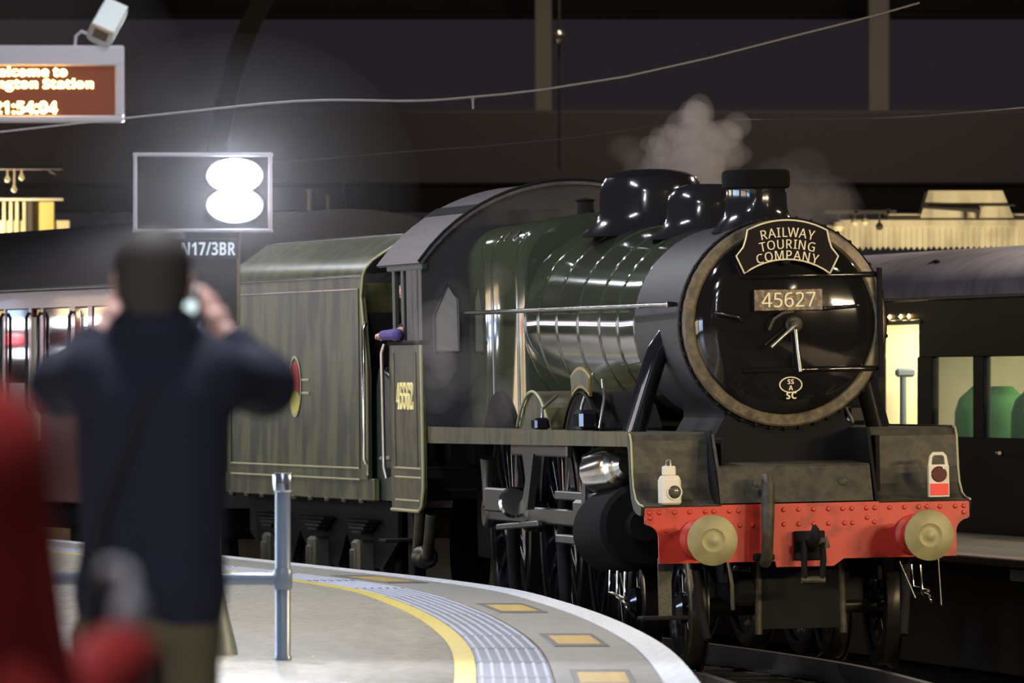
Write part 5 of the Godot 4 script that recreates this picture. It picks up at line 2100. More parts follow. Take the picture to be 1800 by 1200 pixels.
	# seats: pairs of backs, one behind each window
	for e in [[0.55, 0.45], [1.5, 0.45], [3.35, 0.4], [4.6, 0.4], [5.6, 0.4], [7.6, 0.4]]:
		var s := node("seat", t, Vector3(e[1] - 0.06, 1.0, e[0]))
		st = mb()
		var rings := []
		for k in 7:
			var a := k / 6.0
			var y := 0.4 + 0.78 * a
			var half := 0.27 * sqrt(maxf(0.08, 1.0 - pow(maxf(0.0, a - 0.6) / 0.42, 2.0)))
			rings.append([Vector3(-half, y, -0.09), Vector3(half, y, -0.09), Vector3(half, y, 0.09 - 0.04 * a), Vector3(-half, y, 0.09 - 0.04 * a)])
		loft(st, rings, true)
		face(st, rings[6], Vector3(0, 0, 0))
		put("backrest", st, "seat_green", s)
		st = mb()
		bx(st, Vector3(0, 0.38, 0.25), Vector3(0.52, 0.16, 0.5), 0.05)
		put("cushion", st, "seat_green", s)
		st = mb()
		bx(st, Vector3(-0.29, 0.55, 0.2), Vector3(0.06, 0.06, 0.45), 0.02)
		put("armrest", st, "seat_back", s)
	# orange curtain and luggage shelf behind the second window
	st = mb()
	bx(st, Vector3(2.5, 2.36, 3.35), Vector3(0.05, 0.34, 0.8), 0.02)
	put("curtain", st, "orange_curtain", t)
	st = mb()
	bx(st, Vector3(2.1, 2.14, 3.8), Vector3(0.4, 0.05, 2.2), 0.01)
	put("table_top", st, "coach_cream", t)
	st = mb()
	tube(st, [Vector3(1.0, 1.0, 4.0), Vector3(1.0, 2.6, 4.0)], 0.03, 8)
	put("grab_rail", st, "orange_curtain", t)
	# underframe
	st = mb()
	bx(st, Vector3(1.35, 0.55, 2.5), Vector3(2.2, 0.5, 22.0), 0.02)
	put("underframe", st, "soot", t)
	st = mb()
	tube(st, [Vector3(-0.03, 1.52, 3.1), Vector3(-0.05, 1.52, 3.3)], 0.02, 8)
	put("door_handle", st, "steel", t)

# ---------- signal on its post ----------
func signal_post() -> void:
	var d := 56.2
	var x := scene_x(368, d)
	var t := thing("platform_signal", "black signal board with two blazing white lamps on a grey-green post behind the man", "signal", Vector3(x, PLAT, -d))
	var X := func(px: float) -> float: return scene_x(px, d) - x
	var Y := func(py: float) -> float: return scene_y(py, d) - PLAT
	var st := mb()
	lathe(st, [Vector2(0.17, 0), Vector2(0.165, 0.04), Vector2(0.12, 0.22), Vector2(0.085, 0.4), Vector2(0.075, 0.5), Vector2(0.07, Y.call(560)), Vector2(0, Y.call(560))], 24)
	put("post", st, "column_green", t)
	var w: float = X.call(475) - X.call(238)
	var h: float = Y.call(272) - Y.call(405)
	var cx: float = (X.call(475) + X.call(238)) * 0.5
	var cy: float = (Y.call(272) + Y.call(405)) * 0.5
	st = mb()
	bx(st, Vector3(cx, cy, -0.06), Vector3(w, h, 0.12), 0.01)
	put("board", st, "signal_black", t)
	for e in [[cx, cy + h * 0.5, w + 0.03, 0.024], [cx, cy - h * 0.5, w + 0.03, 0.02], [cx - w * 0.5, cy, 0.022, h], [cx + w * 0.5, cy, 0.022, h]]:
		st = mb()
		bx(st, Vector3(e[0], e[1], 0.01), Vector3(e[2], e[3], 0.1), 0.006)
		put("frame_bar", st, "signal_frame", t)
	for py in [309.0, 361.0]:
		var c := Vector3(X.call(413), Y.call(py), 0.03)
		st = mb()
		lathe(st, [Vector2(0.175, -0.03), Vector2(0.175, 0.0), Vector2(0.165, 0.02), Vector2(0.16, 0.0), Vector2(0, 0.0)], 32, Transform3D(aim(Vector3(0, 0, 1)) * Basis.from_scale(Vector3(0.62, 1, 1)), c))
		put("lamp_rim", st, "signal_frame", t)
		st = mb()
		lathe(st, [Vector2(0.16, 0.0), Vector2(0.15, 0.025), Vector2(0.1, 0.04), Vector2(0, 0.045)], 32, Transform3D(aim(Vector3(0, 0, 1)) * Basis.from_scale(Vector3(0.62, 1, 1)), c))
		put("signal_lamp", st, "signal_lamp", t)
		var l := SpotLight3D.new()
		l.name = "signal_light"
		l.light_energy = 26.0
		l.light_color = Color(0.94, 0.95, 1.0)
		l.light_size = 0.08
		l.spot_range = 80.0
		l.spot_angle = 80.0
		l.spot_attenuation = 2.0
		l.shadow_enabled = true
		l.position = c + Vector3(0, 0, 0.06)
		l.rotation.y = PI
		t.add_child(l, true)
	# dark case and number plate below
	st = mb()
	bx(st, Vector3((X.call(322) + X.call(421)) * 0.5, (Y.call(404) + Y.call(572)) * 0.5, -0.08), Vector3(X.call(421) - X.call(322), Y.call(404) - Y.call(572), 0.16), 0.015)
	put("case", st, "signal_black", t)
	st = mb()
	bx(st, Vector3((X.call(300) + X.call(421)) * 0.5, Y.call(437), 0.012), Vector3(X.call(421) - X.call(300), Y.call(420) - Y.call(455), 0.02), 0.004)
	var pl := put("number_plate", st, "plate_black", t)
	letters("plate_letters", "N17/3BR", 0.076, 0.006, "plate_white", pl, Transform3D(Basis.from_scale(Vector3(0.74, 1, 1)), Vector3(X.call(366), Y.call(437) - 0.002, 0.024)), true)

# ---------- information display ----------
func information_display() -> void:
	var d := 50.0
	var x := scene_x(44, d)
	var t := thing("information_display", "grey framed departure display with amber lettering hanging at the upper left", "display", Vector3(x, scene_y(148, d), -d), deg_to_rad(1.5))
	var k := d / F
	var hw := 174.0 * k
	var hh := 67.0 * k
	var st := mb()
	bx(st, Vector3(0, 0, -0.12), Vector3(hw * 2 - 0.02, hh * 2 - 0.02, 0.2), 0.02)
	put("case_back", st, "case_white", t)
	for e in [[0.0, 50.0, 348.0, 36.0], [0.0, -61.0, 348.0, 12.0], [-165.0, -9.0, 18.0, 96.0], [166.0, -9.0, 16.0, 96.0]]:
		st = mb()
		bx(st, Vector3(e[0] * k, e[1] * k, 0.0), Vector3(e[2] * k, e[3] * k, 0.07), 0.008)
		put("frame_bar", st, "case_white", t)
	st = mb()
	bx(st, Vector3(0, -11.0 * k, -0.01), Vector3(316.0 * k, 92.0 * k, 0.03), 0.0)
	put("screen", st, "screen_brown", t)
	letters("screen_text", "Welcome to", 15.5 * k, 0.004, "led_amber", t, Transform3D(Basis.from_scale(Vector3(1.18, 1, 1)), Vector3(2.0 * k, 21.5 * k, 0.008)), true, "Droid Sans")
	letters("screen_text", "Paddington Station", 15.5 * k, 0.004, "led_amber", t, Transform3D(Basis.from_scale(Vector3(1.22, 1, 1)), Vector3(0, 0.5 * k, 0.008)), true, "Droid Sans")
	letters("screen_text", "21:54:04", 21.0 * k, 0.004, "led_amber", t, Transform3D(Basis.from_scale(Vector3(1.0, 1, 1)), Vector3(0, -41.5 * k, 0.008)), true, "Droid Sans")
	var l := AreaLight3D.new()
	l.name = "screen_light"
	l.area_size = Vector2(240.0 * k, 80.0 * k)
	l.light_energy = 0.9
	l.light_color = Color(1.0, 0.5, 0.12)
	l.area_range = 40.0
	l.area_attenuation = 2.0
	l.shadow_enabled = true
	l.position = Vector3(0, -9.0 * k, 0.05)
	l.rotation.y = PI
	t.add_child(l)
	# hanger at the hidden end, up to the canopy
	for px in [-120.0, -70.0]:
		st = mb()
		tube(st, [Vector3(px * k, hh, -0.12), Vector3(px * k, hh + 3.2, -0.12)], 0.03, 10)
		put("hanger", st, "case_white", t)
	# security camera on top
	var c := thing("security_camera", "white security camera tilted on top of the departure display", "camera", Vector3(scene_x(186, d), scene_y(82, d), -d - 0.1))
	st = mb()
	tube(st, [Vector3(0, 0, 0), Vector3(0.004, 14.0 * k, 0)], 0.012, 8)
	put("stem", st, "case_white", c)
	st = mb()
	tube(st, [Vector3(-56 * k, 0, 0.02), Vector3(-54 * k, 20 * k, 0.02), Vector3(-44 * k, 28 * k, 0.02), Vector3(-26 * k, 20 * k, 0.02)], 0.008, 8)
	put("cable", st, "case_white", c)
	var body := node("camera_body", c, Vector3(1.0 * k, 42.0 * k, 0.02))
	body.basis = Basis(Vector3(0, 0, 1), -0.42) * Basis(Vector3(1, 0, 0), 0.55).scaled(Vector3(1.15, 1.15, 1.15))
	st = mb()
	var rr := []
	for e in [[-0.13, 0.8], [-0.12, 1.0], [0.12, 1.0], [0.13, 0.85]]:
		var ring := []
		for a in arc(Vector2.ZERO, 0.062 * e[1], 0.052 * e[1], 0.0, TAU * 23 / 24.0, 23):
			var q := Vector2(signf(a.x) * pow(absf(a.x) / 0.062, 0.6) * 0.062, signf(a.y) * pow(absf(a.y) / 0.052, 0.6) * 0.052)
			ring.append(Vector3(q.x, q.y, e[0]))
		rr.append(ring)
	loft(st, rr, true)
	face(st, rr[0], Vector3.ZERO)
	face(st, rr[3], Vector3.ZERO)
	put("housing", st, "camera_white", body)
	st = mb()
	bx(st, Vector3(0, 0.006, 0.131), Vector3(0.07, 0.045, 0.01), 0.004)
	put("front_window", st, "camera_dark", body)
	st = mb()
	bx(st, Vector3(0, 0.058, 0.02), Vector3(0.11, 0.012, 0.26), 0.005)
	put("sun_shield", st, "camera_white", body)
	st = mb()
	bx(st, Vector3(0.005, -0.054, 0.06), Vector3(0.04, 0.01, 0.05), 0.003)
	put("under_plate", st, "camera_dark", body)

# ---------- barrier ----------
func barrier() -> void:
	var d := 55.1
	var x := scene_x(497, d)
	var t := thing("barrier", "grey tubular barrier with a shiny capped post in front of the tender", "barrier", Vector3(x, PLAT, -d))
	var k := d / F
	var st := mb()
	lathe(st, [Vector2(0.052, 0), Vector2(0.052, 0.02), Vector2(0.046, 0.03), Vector2(0.045, 1.0), Vector2(0, 1.0)], 28)
	put("post", st, "post_grey", t)
	st = mb()
	lathe(st, [Vector2(0.045, 0.975), Vector2(0.056, 0.985), Vector2(0.058, 1.02), Vector2(0.06, 1.075), Vector2(0.055, 1.085), Vector2(0, 1.085)], 28)
	put("cap", st, "cap_steel", t)
	st = mb()
	tube(st, [Vector3(0, 0.47, 0), Vector3(-1.75, 0.47, -0.15)], 0.036, 14)
	put("rail", st, "post_grey", t)
	st = mb()
	lathe(st, [Vector2(0.052, 0.41), Vector2(0.056, 0.42), Vector2(0.056, 0.52), Vector2(0.052, 0.53)], 24)
	put("clamp", st, "post_grey", t)
	st = mb()
	lathe(st, [Vector2(0.052, 0), Vector2(0.045, 0.03), Vector2(0.045, 1.08), Vector2(0, 1.085)], 20, Transform3D(Basis(), Vector3(-1.75, 0, -0.15)))
	put("post", st, "post_grey", t)

# ---------- wires ----------
func cables() -> void:
	var sets := [
		["span_wire", [[-40, 256], [0, 250], [260, 218], [530, 188], [730, 184], [830, 174], [950, 158], [1100, 131], [1250, 94], [1400, 52], [1545, 12], [1640, -18]], 66.0, 0.0085, "wire", "pale sagging span wire rising from the left edge to the upper right"],
		["contact_wire", [[480, 297], [560, 290], [700, 275], [860, 262], [1000, 247], [1120, 228], [1210, 215], [1300, 208], [1360, 206], [1540, 202], [1660, 194], [1830, 178]], 100.0, 0.007, "wire_faint", "faint wire over the cab roof and dome, rising to the right"],
	]
	for s in sets:
		var st := mb()
		var pts := []
		var n: int = s[1].size()
		for i in n:
			pts.append(Vector3(scene_x(s[1][i][0], s[2]), scene_y(s[1][i][1], s[2]), -s[2] + 1.5 * (i - n * 0.5) * -0.3))
		var c := Curve3D.new()
		for i in n:
			var tan: Vector3 = (pts[mini(i + 1, n - 1)] - pts[maxi(i - 1, 0)]) / 6.0
			c.add_point(pts[i], -tan, tan)
		tube(st, Array(c.tessellate(4, 2.0)), s[3], 6)
		tag(put(s[0], st, s[4], self), s[5], "wire")
	var t := thing("wire_clip", "small dropper clip hanging from the pale span wire", "clip", Vector3(scene_x(831, 66.0), scene_y(174, 66.0), -65.8))
	var st := mb()
	tube(st, [Vector3(0, 0.005, 0), Vector3(0.004, -0.075, 0)], 0.008, 6)
	put("dropper", st, "wire", t)
	st = mb()
	lathe(st, [Vector2(0.014, -0.012), Vector2(0.018, 0), Vector2(0.014, 0.012)], 10, Transform3D(aim(Vector3(1, 0.1, 0)), Vector3.ZERO))
	put("clamp", st, "wire", t)

# ---------- people ----------
func people() -> void:
	# man with his back to us, photographing the engine
	var t := thing("person", "person in navy jacket and olive trousers, back to us, raising a camera", "person", Vector3(-0.872, PLAT, -23.2))
	var head := Vector3(-0.005, 1.862, -0.01)
	var le := Vector3(-0.262, 1.60, -0.20)
	var re := Vector3(0.292, 1.60, -0.20)
	var lw := Vector3(-0.128, 1.745, -0.29)
	var rw := Vector3(0.152, 1.735, -0.27)
	var st := mb()
	flesh(st, [
		[Vector3(0, 1.72, -0.01), Vector3(0, 1.5, 0.0), 0.058, 0.07],
		[Vector3(-0.14, 1.62, 0), Vector3(0.14, 1.62, 0), 0.06, 0.06],
		[Vector3(-0.07, 1.5, 0), Vector3(-0.06, 1.05, 0), 0.11, 0.1],
		[Vector3(0.065, 1.5, 0), Vector3(0.05, 1.05, 0), 0.105, 0.09],
		[Vector3(-0.16, 1.62, 0), le, 0.05, 0.042], [Vector3(0.16, 1.62, 0), re, 0.05, 0.042],
		[le, lw, 0.042, 0.03], [re, rw, 0.042, 0.03],
		[Vector3(-0.09, 1.02, 0), Vector3(-0.1, 0.55, -0.02), 0.085, 0.055], [Vector3(0.06, 1.02, 0), Vector3(0.085, 0.55, -0.02), 0.078, 0.055],
		[Vector3(-0.1, 0.55, -0.02), Vector3(-0.11, 0.1, 0.02), 0.06, 0.042], [Vector3(0.085, 0.55, -0.02), Vector3(0.11, 0.1, 0.02), 0.055, 0.042],
	], 0.016, 0.04)
	# head with jaw, nose, brow, ears
	flesh(st, [
		[head + Vector3(0, 0.035, 0.02), head + Vector3(0, 0.03, -0.03), 0.08, 0.078],
		[head + Vector3(0, -0.05, -0.045), head + Vector3(0, -0.085, -0.065), 0.052, 0.032],
		[head + Vector3(0, -0.03, 0.02), head + Vector3(0, -0.16, 0.02), 0.064, 0.068],
		[head + Vector3(0, 0.0, -0.095), head + Vector3(0, -0.035, -0.115), 0.01, 0.015],
		[head + Vector3(-0.03, 0.015, -0.092), head + Vector3(0.03, 0.015, -0.092), 0.014, 0.014],
		[head + Vector3(-0.02, -0.062, -0.098), head + Vector3(0.02, -0.062, -0.098), 0.01, 0.01],
		[head + Vector3(-0.086, -0.005, 0.005), head + Vector3(-0.084, -0.05, 0.0), 0.017, 0.012],
		[head + Vector3(0.086, -0.005, 0.005), head + Vector3(0.084, -0.05, 0.0), 0.017, 0.012],
	], 0.005, 0.018)
	var lh := hand_bones(lw, Vector3(0.36, 0.7, -0.25), Vector3(0.7, -0.2, -0.6), -1.0, 0.55)
	var rh := hand_bones(rw, Vector3(-0.42, 0.75, -0.1), Vector3(-0.75, -0.3, -0.55), 1.0, 0.5)
	flesh(st, lh, 0.004, 0.008)
	flesh(st, rh, 0.004, 0.008)
	put("body", st, "skin", t)
	st = mb()
	for s in [-1.0, 1.0]:
		disc(st, head + Vector3(s * 0.03, 0.0, -0.098), Vector3(0, 0, -1), 0.009, 0.006, 12, 0.002)
	put("eyes", st, "plastic_black", t)
	st = mb()
	flesh(st, [
		[head + Vector3(0, 0.03, 0.025), head + Vector3(0, 0.032, -0.03), 0.09, 0.085],
		[head + Vector3(-0.02, -0.03, 0.04), head + Vector3(-0.015, 0.03, 0.045), 0.066, 0.072],
		[head + Vector3(0.02, -0.03, 0.04), head + Vector3(0.015, 0.03, 0.045), 0.066, 0.072],
		[head + Vector3(-0.02, -0.09, 0.04), head + Vector3(0.02, -0.09, 0.04), 0.052, 0.052],
	], 0.008, 0.03)
	put("hair", st, "hair_dark", t)
	st = mb()
	flesh(st, [
		[Vector3(-0.125, 1.63, 0.0), Vector3(0.125, 1.63, 0.0), 0.078, 0.078],
		[Vector3(-0.055, 1.715, 0.01), Vector3(0.055, 1.715, 0.01), 0.066, 0.066],
		[Vector3(-0.04, 1.735, 0.045), Vector3(0.04, 1.735, 0.045), 0.05, 0.05],
		[Vector3(-0.075, 1.55, 0.01), Vector3(-0.072, 1.1, 0.0), 0.118, 0.108],
		[Vector3(0.068, 1.55, 0.01), Vector3(0.062, 1.1, 0.0), 0.118, 0.106],
		[Vector3(-0.085, 1.1, 0.0), Vector3(-0.085, 1.02, 0.0), 0.105, 0.1],
		[Vector3(0.062, 1.1, 0.0), Vector3(0.06, 1.02, 0.0), 0.104, 0.1],
		[Vector3(-0.15, 1.62, 0), le + Vector3(0.03, 0.0, 0), 0.082, 0.072],
		[Vector3(0.15, 1.62, 0), re + Vector3(-0.03, 0.0, 0), 0.082, 0.074],
		[le + Vector3(0.025, 0, 0), lw.lerp(le, 0.3), 0.074, 0.048], [re + Vector3(-0.03, 0, 0), rw.lerp(re, 0.3), 0.074, 0.048],
	], 0.014, 0.045)
	put("jacket", st, "jacket_navy", t)
	st = mb()
	flesh(st, [
		[Vector3(-0.085, 1.0, 0), Vector3(0.06, 1.0, 0), 0.1, 0.1],
		[Vector3(-0.095, 0.98, 0), Vector3(-0.1, 0.52, -0.02), 0.1, 0.08], [Vector3(0.065, 0.98, 0), Vector3(0.085, 0.52, -0.02), 0.092, 0.08],
		[Vector3(-0.1, 0.52, -0.02), Vector3(-0.11, 0.1, 0.02), 0.08, 0.068], [Vector3(0.085, 0.52, -0.02), Vector3(0.11, 0.1, 0.02), 0.08, 0.068],
	], 0.016, 0.03)
	put("trousers", st, "trousers_olive", t)
	st = mb()
	for s in [-1.0, 1.0]:
		flesh(st, [[Vector3(s * 0.11, 0.045, 0.04), Vector3(s * 0.12, 0.035, -0.13), 0.048, 0.04], [Vector3(s * 0.11, 0.1, 0.03), Vector3(s * 0.11, 0.05, 0.03), 0.05, 0.045]], 0.012, 0.02)
	put("shoes", st, "bag_black", t)
	# his camera, held up to the face
	var c := thing("compact_camera", "small camera with a lit screen held up by the man in the navy jacket", "camera", Vector3(-0.872, PLAT, -23.2) + Vector3(0.03, 1.80, -0.24))
	st = mb()
	bx(st, Vector3(0, 0, 0), Vector3(0.15, 0.08, 0.045), 0.012)
	put("body", st, "plastic_black", c)
	st = mb()
	lathe(st, [Vector2(0.034, 0), Vector2(0.034, 0.04), Vector2(0.03, 0.045), Vector2(0.026, 0.04), Vector2(0, 0.038)], 24, Transform3D(aim(Vector3(0, 0, -1)), Vector3(0.0, 0, -0.02)))
	put("lens", st, "plastic_black", c)
	st = mb()
	bx(st, Vector3(0.03, 0, 0.024), Vector3(0.05, 0.05, 0.004), 0.001)
	put("screen", st, "screen_and_watch_lit", c)
	# wrist watch with a glowing case in place of a glint
	var w := thing("wrist_watch", "watch with a glowing case on the right wrist of the man in the navy jacket", "watch", Vector3(-0.872, PLAT, -23.2) + rw + Vector3(-0.075, 0.055, 0.07))
	st = mb()
	disc(st, Vector3.ZERO, Vector3(-0.2, 0.25, 1), 0.019, 0.012, 24, 0.004)
	put("case", st, "screen_and_watch_lit", w)
	st = mb()
	tube(st, [Vector3(0.012, -0.014, -0.002), Vector3(0.035, -0.03, -0.02), Vector3(0.05, -0.04, -0.05)], 0.008, 8)
	put("strap", st, "plastic_black", w)
	# his black bag
	var b := thing("shoulder_bag", "black shoulder bag hanging at the left hip of the man in the navy jacket", "bag", Vector3(-0.872, PLAT, -23.2) + Vector3(-0.07, 0.52, 0.17))
	st = mb()
	bx(st, Vector3(0, 0.22, 0), Vector3(0.19, 0.42, 0.1), 0.03)
	put("body", st, "bag_black", b)
	st = mb()
	bx(st, Vector3(0, 0.33, 0.055), Vector3(0.18, 0.2, 0.02), 0.008)
	put("flap", st, "bag_black", b)
	st = mb()
	tube(st, [Vector3(-0.09, 0.42, 0), Vector3(-0.05, 0.75, -0.04), Vector3(0.06, 1.05, -0.06), Vector3(0.15, 1.19, -0.12)], 0.012, 8)
	put("strap", st, "bag_black", b)
	# person in red, very near, mostly outside the frame
	t = thing("person", "person in a red coat with a grey glove, close to us at the left", "person", Vector3(-0.775, PLAT, -11.0))
	head = Vector3(-0.03, 1.8, -0.02)
	var sh := Vector3(0.15, 1.52, 0)
	var el := Vector3(0.205, 1.24, -0.03)
	var wr := Vector3(0.335, 1.33, -0.20)
	var els := Vector3(-0.24, 1.24, 0.0)
	var wrs := Vector3(-0.2, 1.0, -0.1)
	st = mb()
	flesh(st, [
		[Vector3(0, 1.66, -0.01), Vector3(0, 1.4, 0.0), 0.058, 0.07],
		[Vector3(-0.13, 1.52, 0), Vector3(0.13, 1.52, 0), 0.055, 0.055],
		[Vector3(-0.06, 1.4, 0), Vector3(-0.06, 1.0, 0), 0.11, 0.1], [Vector3(0.06, 1.4, 0), Vector3(0.06, 1.0, 0), 0.11, 0.1],
		[sh, el + Vector3(0, -0.05, 0), 0.045, 0.03], [el + Vector3(0, -0.05, 0), wr + Vector3(-0.02, -0.06, 0), 0.026, 0.02], [Vector3(-0.15, 1.52, 0), els, 0.045, 0.038], [els, wrs, 0.038, 0.027],
		[Vector3(-0.09, 0.97, 0), Vector3(-0.1, 0.1, 0.0), 0.085, 0.04], [Vector3(0.09, 0.97, 0), Vector3(0.1, 0.1, 0.0), 0.085, 0.04],
	], 0.018, 0.04)
	flesh(st, [
		[head + Vector3(0, 0.035, 0.02), head + Vector3(0, 0.03, -0.03), 0.076, 0.074],
		[head + Vector3(0, -0.05, -0.045), head + Vector3(0, -0.085, -0.065), 0.052, 0.032],
		[head + Vector3(0, -0.03, 0.02), head + Vector3(0, -0.15, 0.0), 0.056, 0.054],
		[head + Vector3(0, 0.0, -0.095), head + Vector3(0, -0.035, -0.115), 0.01, 0.015],
		[head + Vector3(-0.086, -0.005, 0.005), head + Vector3(-0.084, -0.05, 0.0), 0.017, 0.012],
		[head + Vector3(0.086, -0.005, 0.005), head + Vector3(0.084, -0.05, 0.0), 0.017, 0.012],
	], 0.007, 0.018)
	flesh(st, hand_bones(wrs, Vector3(0.1, -1, -0.2), Vector3(1, 0, 0), -1.0, 0.3), 0.005, 0.008)
	put("body", st, "skin", t)
	st = mb()
	flesh(st, [[head + Vector3(0, 0.045, 0.025), head + Vector3(0, 0.042, -0.03), 0.086, 0.082], [head + Vector3(0, -0.05, 0.045), head + Vector3(0, 0.04, 0.045), 0.06, 0.072]], 0.01, 0.03)
	put("hair", st, "hair_dark", t)
	st = mb()
	var gl := hand_bones(wr + Vector3(-0.018, -0.02, 0), Vector3(0.0, 0.9, -0.4), Vector3(-1, 0, 0), 1.0, 0.85)
	for gb in gl:
		for q in 2:
			gb[q] = wr + (gb[q] - wr) * 0.62
			gb[q + 2] *= 0.66
	flesh(st, gl, 0.004, 0.008)
	put("glove", st, "glove_grey", t)
	st = mb()
	flesh(st, [
		[Vector3(-0.13, 1.52, 0), Vector3(0.13, 1.52, 0), 0.075, 0.075],
		[Vector3(-0.08, 1.45, 0), Vector3(-0.1, 0.8, 0), 0.13, 0.15], [Vector3(0.07, 1.45, 0), Vector3(0.08, 0.8, 0), 0.125, 0.15],
		[sh + Vector3(0.01, 0, 0), el, 0.078, 0.07], [Vector3(-0.16, 1.52, 0), els, 0.078, 0.065], [els, wrs.lerp(els, 0.2), 0.065, 0.05],
	], 0.016, 0.05)
	put("coat", st, "coat_red", t)
	st = mb()
	flesh(st, [[el + Vector3(0, -0.05, 0), wr + Vector3(-0.02, -0.055, 0), 0.068, 0.044], [Vector3(0.13, 1.33, -0.02), Vector3(0.18, 1.05, -0.02), 0.09, 0.15]], 0.012, 0.03)
	put("sleeve", st, "coat_red", t)
	st = mb()
	flesh(st, [[Vector3(-0.09, 0.85, 0), Vector3(-0.1, 0.1, 0.0), 0.1, 0.065], [Vector3(0.09, 0.85, 0), Vector3(0.1, 0.1, 0.0), 0.1, 0.065]], 0.018, 0.02)
	put("trousers", st, "bag_black", t)
	st = mb()
	for s in [-1.0, 1.0]:
		flesh(st, [[Vector3(s * 0.1, 0.045, 0.04), Vector3(s * 0.11, 0.035, -0.13), 0.048, 0.04]], 0.014, 0.02)
	put("shoes", st, "bag_black", t)
	# driver leaning on the cab side
	t = thing("person", "person in dark overalls leaning from the engine cab, purple sleeve on the sill", "person")
	t.transform = engine_xf * Transform3D(Basis(Vector3.UP, -0.5), L(11.75, -0.95, 1.49))
	var inv := t.transform.affine_inverse()
	var E := func(u: float, v: float, w: float) -> Vector3: return inv * (engine_xf * L(u, v, w))
	var hd: Vector3 = E.call(11.82, -1.12, 3.03)
	var s1: Vector3 = E.call(11.45, -1.02, 2.85)
	var e1: Vector3 = E.call(10.95, -1.36, 2.66)
	var w1: Vector3 = E.call(11.65, -1.39, 2.655)
	var s2: Vector3 = E.call(12.0, -0.85, 2.85)
	var e2: Vector3 = E.call(12.15, -0.95, 2.58)
	var w2: Vector3 = E.call(11.9, -1.25, 2.64)
	st = mb()
	flesh(st, [
		[Vector3(0, 1.36, 0.0), Vector3(0, 0.95, 0), 0.13, 0.12], [s1, s2, 0.06, 0.06], [hd - Vector3(0, 0.12, 0), Vector3(0, 1.3, 0), 0.055, 0.07],
		[s1, e1, 0.048, 0.04], [e1, w1, 0.04, 0.03], [s2, e2, 0.048, 0.04], [e2, w2, 0.04, 0.03],
		[Vector3(-0.09, 0.92, 0), Vector3(-0.1, 0.08, 0.0), 0.085, 0.045], [Vector3(0.09, 0.92, 0), Vector3(0.1, 0.08, 0.0), 0.085, 0.045],
	], 0.02, 0.04)
	flesh(st, [
		[hd + Vector3(0, 0.035, 0.02), hd + Vector3(0, 0.03, -0.02), 0.076, 0.074],
		[hd + Vector3(0, -0.05, 0.045), hd + Vector3(0, -0.085, 0.06), 0.052, 0.032],
		[hd + Vector3(0, 0.0, 0.095), hd + Vector3(0, -0.035, 0.112), 0.01, 0.015],
		[hd + Vector3(-0.03, 0.015, 0.09), hd + Vector3(0.03, 0.015, 0.09), 0.014, 0.014],
		[hd + Vector3(-0.084, 0, 0), hd + Vector3(-0.082, -0.045, 0), 0.015, 0.012],
		[hd + Vector3(0.084, 0, 0), hd + Vector3(0.082, -0.045, 0), 0.015, 0.012],
	], 0.008, 0.018)
	var bk: Vector3 = (E.call(13.0, -1.39, 2.655) - E.call(11.65, -1.39, 2.655))
	flesh(st, hand_bones(w1, bk, Vector3(0, -1, 0), 1.0, 0.35), 0.005, 0.008)
	flesh(st, hand_bones(w2, E.call(11.7, -1.6, 2.72) - w2, Vector3(0, -1, 0), -1.0, 0.6), 0.005, 0.008)
	put("body", st, "skin", t)
	st = mb()
	flesh(st, [
		[Vector3(0, 1.34, 0.0), Vector3(0, 0.9, 0), 0.165, 0.15], [s1, s2, 0.085, 0.085], [s1, e1.lerp(s1, 0.2), 0.07, 0.058], [s2, e2, 0.07, 0.058], [e2, w2.lerp(e2, 0.15), 0.056, 0.045],
		[Vector3(-0.09, 0.9, 0), Vector3(-0.1, 0.08, 0.0), 0.105, 0.07], [Vector3(0.09, 0.9, 0), Vector3(0.1, 0.08, 0.0), 0.105, 0.07],
	], 0.02, 0.04)
	put("overalls", st, "overall_dark", t)
	st = mb()
	flesh(st, [[e1, w1.lerp(e1, 0.12), 0.052, 0.043]], 0.012, 0.02)
	put("sleeve", st, "sleeve_purple", t, "purple forearm sleeve on the cab sill")
	st = mb()
	flesh(st, [[hd + Vector3(0, 0.075, 0.0), hd + Vector3(0, 0.09, 0.0), 0.085, 0.08], [hd + Vector3(0, 0.06, 0.07), hd + Vector3(0, 0.055, 0.12), 0.04, 0.02]], 0.01, 0.02)
	put("cap", st, "cap_dark", t)

# ---------- steam ----------
func puff(parent: Node, at: Vector3, size: Vector3, m: FogMaterial) -> void:
	var f := FogVolume.new()
	f.name = "puff"
	f.shape = RenderingServer.FOG_VOLUME_SHAPE_ELLIPSOID
	f.size = size
	f.material = m
	parent.add_child(f, true)
	f.position = at

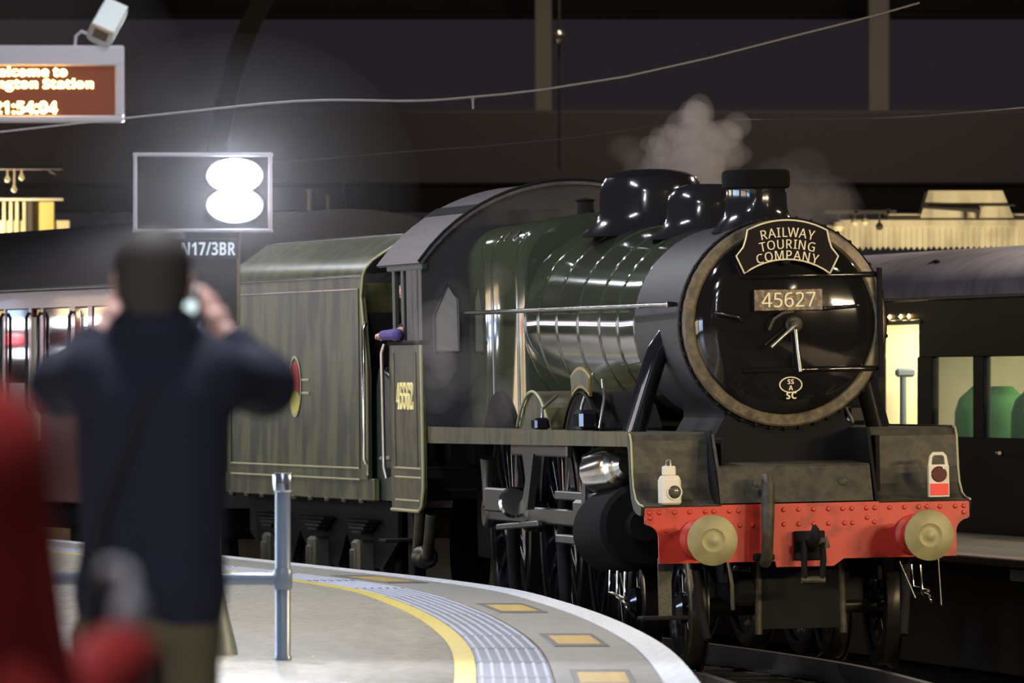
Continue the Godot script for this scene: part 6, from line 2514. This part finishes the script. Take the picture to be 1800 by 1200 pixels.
func steam() -> void:
	var mats := []
	for d in [0.85, 0.36, 0.13]:
		var m := FogMaterial.new()
		m.resource_name = "steam_%d" % mats.size()
		m.albedo = Color(0.95, 0.9, 0.87)
		m.density = d
		mats.append(m)
	var t := thing("chimney_smoke", "pale brown smoke drifting up between the dome and the chimney", "smoke")
	stuff(t)
	var rng := RandomNumberGenerator.new()
	rng.seed = 12
	var blobs := [[1276, 240, 44, 0], [1272, 272, 42, 0], [1232, 220, 44, 0], [1195, 240, 44, 0], [1160, 264, 42, 0], [1225, 262, 60, 0], [1250, 300, 46, 0], [1205, 296, 56, 0], [1252, 318, 36, 0], [1160, 292, 48, 1], [1115, 280, 44, 2], [1400, 330, 70, 2], [1460, 350, 60, 2], [1340, 352, 60, 2], [1420, 372, 60, 2]]
	for b in blobs:
		for k in 7:
			var d := 79.6 + rng.randf_range(-0.3, 0.3)
			var px: float = b[0] + clampf(rng.randfn(0.0, 0.35), -0.45, 0.45) * b[2]
			var py: float = b[1] + clampf(rng.randfn(0.0, 0.35), -0.45, 0.45) * b[2]
			var s: float = b[2] * rng.randf_range(0.65, 1.35) / F * d
			puff(t, Vector3(scene_x(px, d), scene_y(py, d), -d), Vector3(s * rng.randf_range(0.8, 1.4), s * rng.randf_range(0.8, 1.3), s), mats[b[3]])
	# fog volumes added to imitate bloom round the signal lamps and the display
	var bloom_mist := FogMaterial.new()
	bloom_mist.resource_name = "bloom_mist"
	bloom_mist.albedo = Color(0.95, 0.95, 0.97)
	bloom_mist.density = 0.011
	for e in [["bloom volume added in front of the white signal lamps", 414.0, 335.0, 56.2, 2.2], ["amber bloom volume added round the departure display", 20.0, 150.0, 50.0, 1.9]]:
		t = thing("bloom_mist", e[0], "bloom_mist", Vector3(scene_x(e[1], e[3]), scene_y(e[2], e[3]), -e[3] + 0.1))
		stuff(t)
		puff(t, Vector3.ZERO, Vector3(e[4], e[4] * 0.85, e[4] * 0.8), bloom_mist)
	t = thing("cylinder_steam", "thin bluish steam drifting along the firebox above the running plate", "steam")
	stuff(t)
	for b in [[772, 585, 70, 1], [768, 622, 60, 1], [800, 660, 80, 2], [860, 715, 80, 2], [905, 700, 60, 2], [845, 740, 60, 2], [790, 540, 60, 2], [775, 690, 70, 2], [880, 505, 50, 2]]:
		for k in 2:
			var d := 79.6 + rng.randf_range(-0.1, 0.1)
			var s: float = b[2] * rng.randf_range(0.8, 1.3) / F * d
			puff(t, Vector3(scene_x(b[0] + rng.randf_range(-15, 15), d), scene_y(b[1] + rng.randf_range(-20, 20), d), -d), Vector3(s, s * 1.2, s), mats[b[3]])
